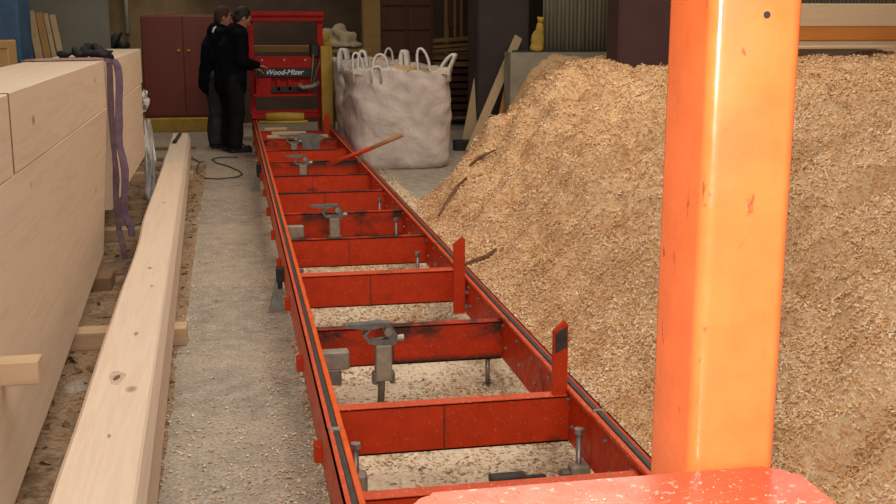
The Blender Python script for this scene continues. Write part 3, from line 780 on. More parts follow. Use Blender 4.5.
for (kx, ky, ka, kb) in KNOTS:
    b = nb(); P = [(kx + ka * math.cos(a_) * (1 + .25 * math.sin(a_ * 3)), ky + kb * math.sin(a_) * (1 + .2 * math.cos(a_ * 2 + 1))) for a_ in [k * math.pi / 7 for k in range(14)]]
    prism(b, P, 'z', 0.3585, 0.3612); kn = obj('knot', b, 'knot_ring', ft_)
    b = nb(); P = [(kx + ka * .45 * math.cos(a_), ky + kb * .35 * math.sin(a_ + .4)) for a_ in [k * math.pi / 5 for k in range(10)]]
    prism(b, P, 'z', 0.361, 0.3618); obj('knot_core', b, 'stick', kn)
b = nb(); beam(b, (-0.575, 11.55, 0.371), (-0.555, 12.4, 0.371), 0.035, 0.022, bev=0.004); tube(b, [(-0.575, 11.5, 0.371), (-0.575, 11.6, 0.371)], 0.022, 8)
obj('chisel_tool', b, 'black', None, label='thin dark hand tool lying on the far end of the long floor timber', cat='tool')


# purple lifting sling
def ribbon(bm, pts, w_, th=0.006, wob=0.0, seed=0, wdir=(0, 1, 0)):
    pts = [Vector(p) for p in pts]; W = Vector(wdir); L = []; R = []
    n = len(pts)
    for i, p in enumerate(pts):
        d = (pts[min(i + 1, n - 1)] - pts[max(i - 1, 0)]).normalized(); nr = d.cross(W).normalized()
        o = wob * mn.noise((i * 0.35, seed, 0)); ww = w_ * (1 + 0.25 * mn.noise((i * 0.5, seed + 5, 0)))
        q = p + W * o
        L.append([bm.verts.new(q - W * ww / 2 + nr * th / 2), bm.verts.new(q + W * ww / 2 + nr * th / 2), bm.verts.new(q + W * ww / 2 - nr * th / 2), bm.verts.new(q - W * ww / 2 - nr * th / 2)])
    for a, c in zip(L, L[1:]):
        for k in range(4): bm.faces.new((a[k], a[(k + 1) % 4], c[(k + 1) % 4], c[k]))
    bm.faces.new(L[0][::-1]); bm.faces.new(L[-1])


sl = root_at('lifting_sling', (-0.74, 7.25, 1.35), 'purple webbing lifting sling hung over the middle of the timber stack', 'sling')
b = nb(); ribbon(b, [(-0.775, 7.17, 1.345), (-0.745, 7.17, 1.352)] + [(-0.722 + 0.004 * math.sin(k), 7.15 + 0.006 * math.sin(k * .7), 1.33 - k * 0.08) for k in range(14)] + [(-0.700, 7.12, 0.20), (-0.69, 7.1, 0.115)], 0.040, 0.005, 0.010, 1, (0.8, 0.6, 0))
obj('rear_strap', b, 'purple_dark', sl, label='dark dull strap in the gap')
b = nb(); ribbon(b, [(-1.0, 7.42, 1.349), (-0.86, 7.40, 1.352), (-0.755, 7.40, 1.352), (-0.715, 7.40, 1.335)] + [(-0.700 + 0.010 * math.sin(k * .8), 7.40 + 0.010 * math.sin(k * .5), 1.30 - k * 0.073) for k in range(14)] + [(-0.675, 7.42, 0.27), (-0.668, 7.42, 0.20)], 0.050, 0.007, 0.018, 2, (0.8, 0.6, 0))
obj('front_strap', b, 'purple', sl, label='wide purple strap hanging down')
b = nb(); ribbon(b, [(-1.18, 7.0, 1.2), (-1.178, 6.98, 1.352), (-1.10, 6.96, 1.357), (-0.95, 7.02, 1.356), (-0.80, 7.08, 1.357), (-0.75, 7.10, 1.352)], 0.17, 0.008, 0.01, 3)
obj('top_strap', b, 'pink', sl, label='faded pinkish strap flat on the stack top')
b = nb()
for k in range(26):
    ellip(b, (-1.06 + 0.34 * random.random() ** 0.7, 7.36 + random.uniform(-.10, .10), 1.362 + random.uniform(0, .03)), (random.uniform(.02, .05), random.uniform(.02, .06), random.uniform(.010, .022)), 10, 7, Matrix.Rotation(random.uniform(-.9, .9), 3, 'Y'))
for k in range(8): ellip(b, (-0.84 + random.uniform(-.06, .05), 7.40 + random.uniform(-.06, .06), 1.39 + random.uniform(0, .03)), (.035, .04, .022), 10, 7, Matrix.Rotation(random.uniform(-1.2, 1.2), 3, 'Y'))
b = remesh(b, 0.009, 1)
obj('black_bundle', b, 'cloth_black', None, True, label='crumpled black bundle on top of the stack next to the sling', cat='cloth bundle')
b = nb(); beam(b, (-0.70, 7.72, 0.212), (-0.60, 7.78, 0.235), 0.012, 0.012); tube(b, [(-0.705, 7.56, 0.24), (-0.70, 7.72, 0.215)], 0.012, 8)
obj('sling_hook', b, 'steel', sl, label='small metal hook at the strap end')
# white plastic film behind the stack
for k, (zc, hh, xo) in enumerate(((0.87, 0.10, 0.0), (0.36, 0.36, 0.02))):
    b = nb(); G = {}
    for i in range(13):
        for j in range(13):
            u, v_ = i / 12, j / 12
            q = Vector((u * 4 + k * 7, v_ * 4, 3.1)); n3 = mn.noise_vector(q)
            G[i, j] = b.verts.new((-0.80 + xo + 0.10 * u * (1 - 0.7 * abs(v_ - .5)) + 0.03 * n3.x, 10.2 + 0.10 * n3.y + 0.04 * u, zc + (v_ - .5) * 2 * hh + 0.03 * n3.z))
    for i in range(12):
        for j in range(12): b.faces.new((G[i, j], G[i + 1, j], G[i + 1, j + 1], G[i, j + 1]))
    o = obj('plastic_wrap', b, 'plastic', None, False, label=['upper scrap of crumpled white plastic behind the far end of the stack', 'lower, longer scrap of white plastic behind the far end of the stack'][k], cat='plastic film', group='white plastic behind the stack')
    o.modifiers.new('thick', 'SOLIDIFY').thickness = 0.002


# ------------------------------------------------------------------ left background
pl = [(-1.985, -1.915, 'plank_z'), (-1.905, -1.84, 'plank_orange2'), (-1.83, -1.79, 'plank_z'), (-1.775, -1.72, 'plank_z')]
M['plank_orange2'] = wood('amber_plank_wood', (0.42, 0.25, 0.09), (0.22, 0.12, 0.04), axis=2, knots=False)
for i, (xa, xb, mt) in enumerate(pl):
    b = nb(); xc = (xa + xb) / 2
    beam(b, (xc + 0.33, 11.25 + 0.05 * i, 0.03), (xc, 12.10 + 0.015 * i, 1.655 - 0.012 * i), xb - xa, 0.03, up=(0, 1, 0), bev=0.003)
    obj('leaning_plank', b, mt, None, label=['leftmost tan plank leaning against the grey board wall', 'darker amber plank, second of four on the grey board wall', 'narrow pale plank, third of four on the grey board wall', 'pale greenish plank, rightmost of four on the grey board wall'][i], cat='plank', group='planks leaning on the grey board wall')
bc = root_at('blue_drum', (-2.2, 9.9, 0), 'blue metal locker standing behind the timber stack at the picture edge', 'locker')
b = nb(); box(b, -2.75, -1.66, 9.7, 10.3, 0, 2.2, 0.015); obj('body', b, 'blue', bc)
bc.name = 'blue_locker'
for xx in (-2.73, -2.38, -2.03):
    b = nb(); box(b, xx, xx + 0.34, 9.685, 9.70, 0.05, 2.15, 0.004); d = obj('door', b, 'blue', bc)
    b = nb(); box(b, xx + 0.29, xx + 0.31, 9.665, 9.686, 1.0, 1.12, 0.003); obj('handle', b, 'steel_light', d)
M['crate_wood'] = wood('orange_tan_plywood', (0.56, 0.33, 0.12), (0.38, 0.2, 0.07), axis=0, knots=False)
b = nb(); box(b, -2.4, -1.655, 9.15, 9.5, 0, 1.425, 0.008); wc = obj('wooden_crate', b, 'crate_wood', None, label='orange-tan plywood crate in front of the blue locker', cat='crate')
for zz in (0.3, 0.9, 1.37):
    b = nb(); box(b, -2.4, -1.655, 9.135, 9.151, zz, zz + 0.05); obj('batten', b, 'crate_wood', wc)
# dark clutter machine behind
cl = root_at('dark_machine', (-1.25, 15.2, 0), 'dark indistinct machine between the grey board wall and the red cabinet', 'machine')
b = nb(); box(b, -1.75, -1.22, 14.9, 15.5, 0, 1.15, 0.03); obj('body', b, 'black', cl)
b = nb(); tube(b, [(-1.5, 15.2, 1.14), (-1.46, 15.2, 1.3), (-1.36, 15.2, 1.42)], [0.09, 0.07, 0.03], 12); tube(b, [(-1.34, 15.0, 1.24), (-1.34, 15.4, 1.24)], 0.07, 16); obj('motor', b, 'black', cl, True)
b = nb(); box(b, -1.52, -1.26, 14.95, 15.4, 1.14, 1.2, 0.01); obj('mount', b, 'black', cl)

# red-brown cabinet
cb = root_at('wardrobe_cabinet', (-0.62, 16.7, 0.19), 'dark red-brown two-door wooden cabinet against the rear of the hall', 'cabinet')
b = nb(); box(b, -1.205, -0.045, 16.5, 17.0, 0.20, 1.63, 0.008); obj('body', b, 'cabinet', cb)
for (xa, xb, kx) in ((-1.195, -0.640, -0.70), (-0.632, -0.055, -0.565)):
    b = nb(); box(b, xa, xb, 16.478, 16.498, 0.23, 1.61, 0.004); d = obj('door', b, 'cabinet', cb)
    b = nb(); ellip(b, (kx, 16.455, 1.135), (0.026, 0.016, 0.02), 12, 8); tube(b, [(kx, 16.48, 1.135), (kx, 16.46, 1.135)], 0.01, 8); obj('knob', b, 'yellow', d, True, label='round yellowish knob')
b = nb(); box(b, -1.0, -0.7, 16.6, 16.72, 1.63, 1.66, 0.004); obj('small_block', b, 'rack_x', None, label='thin wooden piece lying on top of the red-brown cabinet', cat='wood offcut')
b = nb(); box(b, -1.5, 0.1, 16.35, 17.05, 0, 0.195, 0.01); obj('yellow_beam', b, 'yellow', None, label='ochre yellow squared base beam on the floor under the cabinet', cat='beam base')
b = nb(); tube(b, [(0.05, 13.16, .008), (-0.16, 13.2, .008), (-0.243, 13.03, .008), (-0.19, 12.7, .008), (-0.05, 12.35, .008), (0.05, 11.98, .008), (0.085, 11.7, .008), (0.03, 11.5, .008), (-0.15, 11.40, .008), (-0.29, 11.47, .008), (-0.375, 11.8, .008), (-0.39, 12.3, .008), (-0.375, 12.8, .008), (-0.5, 13.3, .008)], 0.008, 6)
obj('floor_cable', b, 'cable', None, True, label='thin dark cable looping on the concrete in front of the two people', cat='cable')
b = nb()
for (xa, ya) in ((-0.95, 12.6), (-1.05, 13.4), (-0.9, 14.3)):
    beam(b, (xa - 0.5, ya, 0.02), (xa + 0.75, ya + 0.1, 0.02), 0.10, 0.03)
b.free()
for i, (ya) in enumerate((13.0, 14.1)):
    b = nb(); beam(b, (-1.5, ya, 0.016), (-0.45, ya + 0.1, 0.016), 0.12, 0.03, bev=0.003); obj('floor_batten', b, 'timber_dark', None, label=['nearer', 'farther'][i] + ' thin batten lying flat on the floor before the cabinet', cat='batten')

# ------------------------------------------------------------------ mill head at the far end of the bed
mh = root_at('bandsaw_mill', (0.68, 14.35, 0.34), 'red bandsaw mill head carriage standing at the far end of the red bed', 'sawmill head')
b = nb(); box(b, 0.235, 0.300, 14.3, 14.37, 0.36, 1.66, 0.004); obj('mast', b, 'mill_red', mh)
b = nb(); box(b, 1.085, 1.155, 14.3, 14.42, 0.36, 1.66, 0.004); obj('mast', b, 'mill_red', mh)
b = nb(); box(b, 0.215, 1.165, 14.24, 14.42, 1.545, 1.655, 0.008); box(b, 0.215, 1.165, 14.20, 14.26, 1.615, 1.665, 0.004); obj('top_bar', b, 'mill_red', mh)
b = nb(); prism(b, rrect(0.295, 1.03, 0.985, 1.118, 0.03, 4), 'y', 14.16, 14.42); g = obj('blade_guard', b, 'mill_red', mh)
for xx in (0.39, 0.66, 0.92):
    b = nb(); tube(b, [(xx, 14.145, 1.08), (xx, 14.16, 1.08)], 0.012, 6); obj('bolt_head', b, 'bolt', g)
b = nb(); box(b, 0.335, 0.985, 14.135, 14.40, 0.872, 0.983, 0.004); sp = obj('name_panel', b, 'black', mh, label='black panel with white lettering')
fc = bpy.data.curves.new('lettering', 'FONT'); fc.body = 'Wood-Mizer'; fc.size = 0.088; fc.extrude = 0.002; fc.shear = 0.3; fc.offset = 0.0022; fc.align_x = 'CENTER'; fc.align_y = 'CENTER'
fo = bpy.data.objects.new('lettering', fc); COL.objects.link(fo); dgx = bpy.context.evaluated_depsgraph_get()
tm = bpy.data.meshes.new_from_object(fo.evaluated_get(dgx)); bpy.data.objects.remove(fo)
for v in tm.vertices: v.co = Vector((v.co.x, -v.co.z, v.co.y))
tm.materials.clear(); tm.materials.append(M['white'])
to = bpy.data.objects.new('lettering', tm); COL.objects.link(to); to.parent = sp; to.location = Vector((0.655, 14.133, 0.93)) - Vector(mh.location); to['label'] = 'slanted white Wood-Mizer lettering'
b = nb(); box(b, 0.30, 0.50, 14.14, 14.36, 0.655, 0.868, 0.01); box(b, 0.50, 1.0, 14.22, 14.36, 0.655, 0.868, 0.006); box(b, 0.27, 1.05, 14.12, 14.36, 0.635, 0.665, 0.003)
for xx in (0.56, 0.70, 0.84): box(b, xx, xx + 0.05, 14.17, 14.24, 0.70, 0.84, 0.008)
obj('lower_housing', b, 'mill_red', mh)
b = nb(); box(b, 0.24, 1.16, 14.2, 14.75, 0.355, 0.42, 0.006); obj('chassis', b, 'mill_red', mh)
b = nb(); box(b, 0.40, 0.95, 14.17, 14.2, 0.69, 0.75); tube(b, [(0.52, 14.2, 0.71), (0.52, 14.12, 0.71)], 0.035, 12); obj('blade_guide', b, 'black', mh)
b = nb()
tube(b, [(0.82, 14.1, 0.78), (0.88, 14.1, 0.74), (1.0, 14.08, 0.76), (1.08, 14.1, 0.80)], 0.03, 8); tube(b, [(0.98, 14.1, 0.78), (1.02, 14.12, 1.15)], 0.008, 6); tube(b, [(1.0, 14.1, 0.78), (1.15, 14.12, 1.22)], 0.008, 6)
obj('coolant_hose', b, 'steel_light', mh, True)
b = nb(); box(b, 0.98, 1.1, 14.15, 14.3, 1.10, 1.28, 0.02); obj('engine_box', b, 'black', mh)
# board lying behind the head
b = nb(); box(b, -0.1, 1.3, 15.2, 15.45, 1.14, 1.23, 0.006); rb = obj('rear_board', b, 'rack_x', None, label='pale brown shelf board seen through the red mill frame', cat='shelf board', loc=(0.6, 15.3, 0))
for xx in (-0.05, 1.2):
    b = nb(); box(b, xx, xx + 0.07, 15.25, 15.4, 0, 1.14); obj('leg', b, 'rack_x', rb)
b = nb(); box(b, 1.10, 1.225, 13.98, 14.02, 0.0, 1.25, 0.004); box(b, 1.20, 1.235, 13.97, 14.06, 0.0, 1.25, 0.004); obj('yellow_guard', b, 'yellow', None, label='tall narrow yellow board between the mill head and the white bags', cat='board')
cr = nb()
for k in range(9): ellip(cr, (1.24 + 0.36 * random.random(), 14.70 + random.uniform(-.1, .1), 1.27 + 0.16 * random.random()), (random.uniform(.05, .12), .12, random.uniform(.05, .1)), 8, 6, Matrix.Rotation(random.uniform(-1, 1), 3, 'Y'))
ellip(cr, (1.40, 14.70, 1.42), (0.10, 0.12, 0.10)); ellip(cr, (1.45, 14.70, 1.245), (0.26, 0.2, 0.05))
cr = remesh(cr, 0.03, 0)
for v in cr.verts: v.co += Vector((1, .3, 1)) * 0.035 * mn.noise(v.co * 9)
obj('crumpled_sheet', cr, 'crumple', None, label='pale crumpled cloth heap on the stand behind the white bags', cat='cloth heap')
b = nb(); ellip(b, (1.20, 14.60, 1.34), (0.065, 0.06, 0.085), 12, 8); ellip(b, (1.22, 14.62, 1.26), (0.08, 0.06, 0.05), 12, 8); b = remesh(b, 0.015, 1)
obj('yellow_bundle', b, 'yellow', None, True, label='small ochre bundle beside the pale crumpled cloth', cat='cloth bundle')
b = nb(); box(b, 1.24, 1.80, 14.5, 14.95, 1.15, 1.20, 0.005); st = obj('work_stand', b, 'rack_x', None, label='brown work stand behind the white bags carrying crumpled cloth', cat='stand', loc=(1.5, 14.7, 0))
for (xx, yy) in ((1.25, 14.52), (1.73, 14.52), (1.25, 14.88), (1.73, 14.88)):
    b = nb(); box(b, xx, xx + 0.06, yy, yy + 0.06, 0, 1.15); obj('leg', b, 'rack_x', st)


# ------------------------------------------------------------------ big bags
def big_bag(name, cx, cy, wx, wy, ht, seed, label, loops, fill=True, flare=0.04):
    r = root_at(name, (cx, cy, 0), label, 'big bag', 'white bulk bags')
    b = nb(); n = 96; rings = []
    K = 44
    for j in range(K + 1):
        t = j / K; z = ht * t
        s = 0.95 + flare * math.sin(t * math.pi * 0.9) * 1.1 + 0.03 * t
        if t < 0.06: s *= 0.93 + 0.07 * (t / 0.06) ** 0.5
        ring = []
        for k in range(n):
            a = 2 * math.pi * k / n; c_, s_ = math.cos(a), math.sin(a)
            rr = 1.0 / ((abs(c_) ** 3.6 + abs(s_) ** 3.6) ** (1 / 3.6))
            p = Vector((c_ * rr * wx / 2 * s, s_ * rr * wy / 2 * s, z))
            q = Vector((p.x * 2.3, p.y * 2.3, z * 2.8 + p.x * 1.6)) + Vector((seed, 0, 0))
            fold = 0.016 * mn.fractal(q, 0.6, 2.1, 4) + 0.010 * (1 - abs(mn.noise(Vector((p.x * 4 + z * 2.5, p.y * 4, z * 5 + seed)))) * 4) * (0.3 + t)
            fold += 0.030 * (0.22 - abs(mn.noise(Vector((p.x * 2.2 + z * 2.0, p.y * 2.2, z * 2.6 + seed * 2))))) * (0.4 + t)
            d = Vector((c_, s_, 0))
            if t > 0.86: fold += 0.02 * math.sin(a * 19 + seed) * (t - 0.86) / 0.14
            p += d * fold
            if j == K: p.z += 0.022 * math.sin(a * 4 + seed) + 0.012 * math.sin(a * 13)
            p += Vector((cx, cy, 0)); ring.append(b.verts.new(p))
        rings.append(ring)
    # rim folds inward
    inner = [b.verts.new(Vector((cx, cy, 0)) + (v.co - Vector((cx, cy, 0))) * 1.0 - Vector(((v.co.x - cx) * 0.06, (v.co.y - cy) * 0.06, 0.09))) for v in rings[-1]]
    rings.append(inner)
    for a_, c2 in zip(rings, rings[1:]):
        for k in range(n): b.faces.new((a_[k], a_[(k + 1) % n], c2[(k + 1) % n], c2[k]))
    b.faces.new(rings[0][::-1])
    obj('sack', b, 'bag', r, True)
    if fill:
        b = nb(); g = 26; V = {}
        for i in range(g + 1):
            for j in range(g + 1):
                u, v = i / g * 2 - 1, j / g * 2 - 1
                z = ht - 0.06 + 0.075 * (1 - max(abs(u), abs(v)) ** 2) + 0.02 * mn.noise((u * 5, v * 5, seed)) 
                V[i, j] = b.verts.new((cx + u * wx * 0.455, cy + v * wy * 0.455, z))
        for i in range(g):
            for j in range(g): b.faces.new((V[i, j], V[i + 1, j], V[i + 1, j + 1], V[i, j + 1]))
        obj('filling', b, 'sawdust', r, True, label='tan sawdust filling')
    for (lx, ly, lw, lh, lean, ang) in loops:
        b = nb(); pts = []
        for k in range(13):
            a = math.pi * k / 12
            pts.append((lx - lw / 2 * math.cos(a) + lean * math.sin(a), ly, ht - 0.02 + lh * math.sin(a) ** 0.8))
        pts = [(pts[0][0], ly, ht - 0.14)] + pts + [(pts[-1][0], ly, ht - 0.14)]
        dv = Vector((math.sin(ang), math.cos(ang), 0))
        ribbon(b, pts, 0.085, 0.020, 0.0, 0, dv)
        obj('lifting_loop', b, 'plastic', r, True)


big_bag('bulk_bag', 1.785, 12.28, 1.13, 1.06, 1.065, 3.3, 'large full white woven bulk bag right of the far bed, loops up',
        [(1.324, 11.86, 0.11, 0.19, -0.03, 0.1), (1.450, 12.56, 0.10, 0.19, 0.0, 0.4), (1.576, 11.96, 0.16, 0.17, -0.01, 0.3), (1.916, 12.56, 0.07, 0.19, 0.0, 0.9),
         (2.032, 11.91, 0.13, 0.23, -0.04, 0.3), (2.246, 11.86, 0.09, 0.17, 0.10, 0.6), (1.509, 11.78, 0.10, 0.05, 0.0, 0.3)])
big_bag('bulk_bag', 1.68, 13.75, 0.84, 0.62, 1.10, 9.1, 'duller white bulk bag mostly hidden behind the full front one',
        [(1.33, 13.5, 0.09, 0.15, 0.0, 0.9), (1.9, 13.7, 0.1, 0.15, 0, 0.2)], fill=True)

# ------------------------------------------------------------------ right background: rack, planks
rk = root_at('timber_rack', (3.3, 16.9, 0), 'dim rack of stacked brown boards behind the white bag and dark pillar', 'rack')
for (x0, x1, y0, y1, z0, z1) in ((2.72, 2.80, 16.6, 16.7, 0, 1.3), (4.3, 4.4, 16.6, 16.7, 0, 2.6), (3.3, 3.36, 17.4, 17.5, 0, 2.6)):
    b = nb(); box(b, x0, x1, y0, y1, z0, z1, 0.004); obj('upright', b, 'rack_x', rk)
for i in range(9):
    z = 0.14 + 0.105 * i; b = nb()
    for q in range(3): box(b, 2.70 + random.uniform(0, .05) + q * 0.50, 2.70 + q * 0.50 + 0.47, 16.55, 17.3, z, z + 0.075, 0.006)
    b.free()
    for q in range(3):
        b = nb(); box(b, 2.70 + random.uniform(0, .05) + q * 0.50, 2.70 + q * 0.50 + 0.47, 16.55 + random.uniform(-.06, .06), 17.3, z, z + 0.075, 0.006)
        obj('billet', b, 'brown_panel' if i < 7 else 'rack_x', rk)
for i, (z, dx) in enumerate(((1.10, 0), (1.165, 0.1), (1.24, -0.05))):
    b = nb(); beam(b, (2.75 + dx, 16.55, z), (4.3 + dx, 16.6, z + 0.10), 0.35, 0.045, bev=0.004); obj('board', b, 'rack_x', rk)
b = nb(); box(b, 3.32, 3.60, 17.2, 17.3, 1.45, 3.0, 0.005); obj('hanging_panel', b, 'brown_panel', rk)
for xx in (3.38, 3.48):
    b = nb(); box(b, xx, xx + 0.035, 17.1, 17.14, 1.3, 3.0, 0.003); obj('slat', b, 'rack_x', rk)
# planks leaning by the pillar
b = nb(); beam(b, (2.745, 12.95, 0.03), (3.50, 13.62, 1.36), 0.105, 0.03, up=(0.1, -1, 0.1), bev=0.003); obj('leaning_plank', b, 'plank_z', None, label='long pale plank leaning against the dark pillar by the heap', cat='plank', group='planks leaning at the pillar')
b = nb(); beam(b, (3.10, 13.2, 0.02), (3.45, 13.64, 1.20), 0.045, 0.025, up=(0.1, -1, 0.1), bev=0.002); obj('leaning_plank', b, 'plank_orange', None, label='thin reddish lath behind the long leaning plank', cat='plank', group='planks leaning at the pillar')
b = nb(); prism(b, [(2.80, 0.0), (3.02, 0.0), (2.97, 0.86)], 'y', 13.72, 13.745); obj('triangular_offcut', b, 'plank_z', None, label='pale triangular board standing between the white bag and leaning plank', cat='wood offcut')
b = nb(); box(b, 2.66, 2.95, 13.35, 13.55, 0, 0.12, 0.01); obj('dark_block', b, 'black', None, label='low dark block on the floor beside the white bag', cat='block')
# yellow object on the low wall
ys = root_at('yellow_sack', (3.60, 13.12, 1.19), 'bulging yellow sack on the low wall against the corrugated sheet', 'sack')
b = nb(); ellip(b, (3.60, 13.09, 1.33), (0.085, 0.05, 0.13)); ellip(b, (3.625, 13.09, 1.45), (0.05, 0.045, 0.11)); ellip(b, (3.59, 13.09, 1.24), (0.09, 0.055, 0.06)); b = remesh(b, 0.015, 1); obj('bag_body', b, 'yellow', ys, True)
b = nb(); tube(b, [(3.63, 13.09, 1.53), (3.635, 13.09, 1.60)], [0.03, 0.045], 10); obj('neck', b, 'yellow', ys, True)

# timbers lying on the back of the heap at right
b = nb(); box(b, 5.1, 9.0, 10.42, 10.9, 1.505, 1.73, 0.008); obj('stored_beam', b, 'beam_x', None, label='thick pale beam, topmost of those behind the heap right of the mast', cat='beam', group='beams behind the heap')
b = nb(); box(b, 5.05, 9.0, 10.38, 10.9, 1.375, 1.500, 0.005); obj('stored_beam', b, 'plank_orange', None, label='orange-brown beam under the thick pale beam behind the heap', cat='beam', group='beams behind the heap')
b = nb(); box(b, 5.02, 9.0, 10.40, 10.9, 1.22, 1.372, 0.006); obj('stored_beam', b, 'beam_x', None, label='lowest pale beam, half sunk in the heap under the orange-brown one', cat='beam', group='beams behind the heap')
b = nb(); box(b, 5.0, 6.35, 10.05, 10.39, 1.30, 1.325, 0.004); b_ = obj('stored_board', b, 'beam_x', None, label='thin pale board on top of the heap below the orange-brown beam', cat='board', group='beams behind the heap')
for xx, lb in ((5.2, 'dark prop under the left end of the beams, sunk into the heap'), (7.0, 'dark prop under the middle of the beams behind the heap'), (8.6, 'dark prop under the far right end of the beams')):
    b = nb(); box(b, xx, xx + 0.12, 10.55, 10.8, 0, 1.218, 0.004); obj('trestle_post', b, 'timber_dark', None, label=lb, cat='prop', group='props under the beams behind the heap')


# sticks lying on the heap flank
def stick(name, pts, r, label):
    b = nb(); P = []
    for (x, y, dz) in pts: P.append((x, y, float(heap_h(np.array([x]), np.array([y]))[0].clip(0)) + dz))
    tube(b, P, r, 7); obj(name, b, 'stick', None, label=label, cat='stick')


stick('broken_stick', [(1.58, 8.60, 0.02), (1.684, 8.80, 0.02), (1.80, 8.935, 0.02), (1.865, 8.89, 0.02)], [(0.010, 0.008), (0.022, 0.012), (0.024, 0.012), (0.012, 0.008)], 'dark broken stick lying up the lower left flank of the heap')
stick('bark_strip', [(2.0, 9.41, 0.02), (2.09, 9.42, 0.025), (2.225, 9.36, 0.04)], [(0.010, 0.008), (0.024, 0.014), (0.006, 0.005)], 'short dark bark strip on the heap above the broken stick')
stick('curved_branch', [(1.30, 6.93, 0.02), (1.46, 6.98, 0.01), (1.52, 6.975, 0.015), (1.59, 6.96, 0.02), (1.672, 7.02, 0.03)], [(0.014, 0.010), (0.018, 0.012), (0.026, 0.016), (0.020, 0.014), (0.012, 0.008)], 'curved dark bark piece at the heap foot behind the middle log stop')


# ------------------------------------------------------------------ people
def capsule(bm, pts, rs, n=16):
    tube(bm, pts, rs, n)
    for p, r in ((pts[0], rs[0]), (pts[-1], rs[-1])):
        r = r if isinstance(r, tuple) else (r, r); q = (r[0] + r[1]) / 2
        ellip(bm, p, (q, q, q), 12, 8)


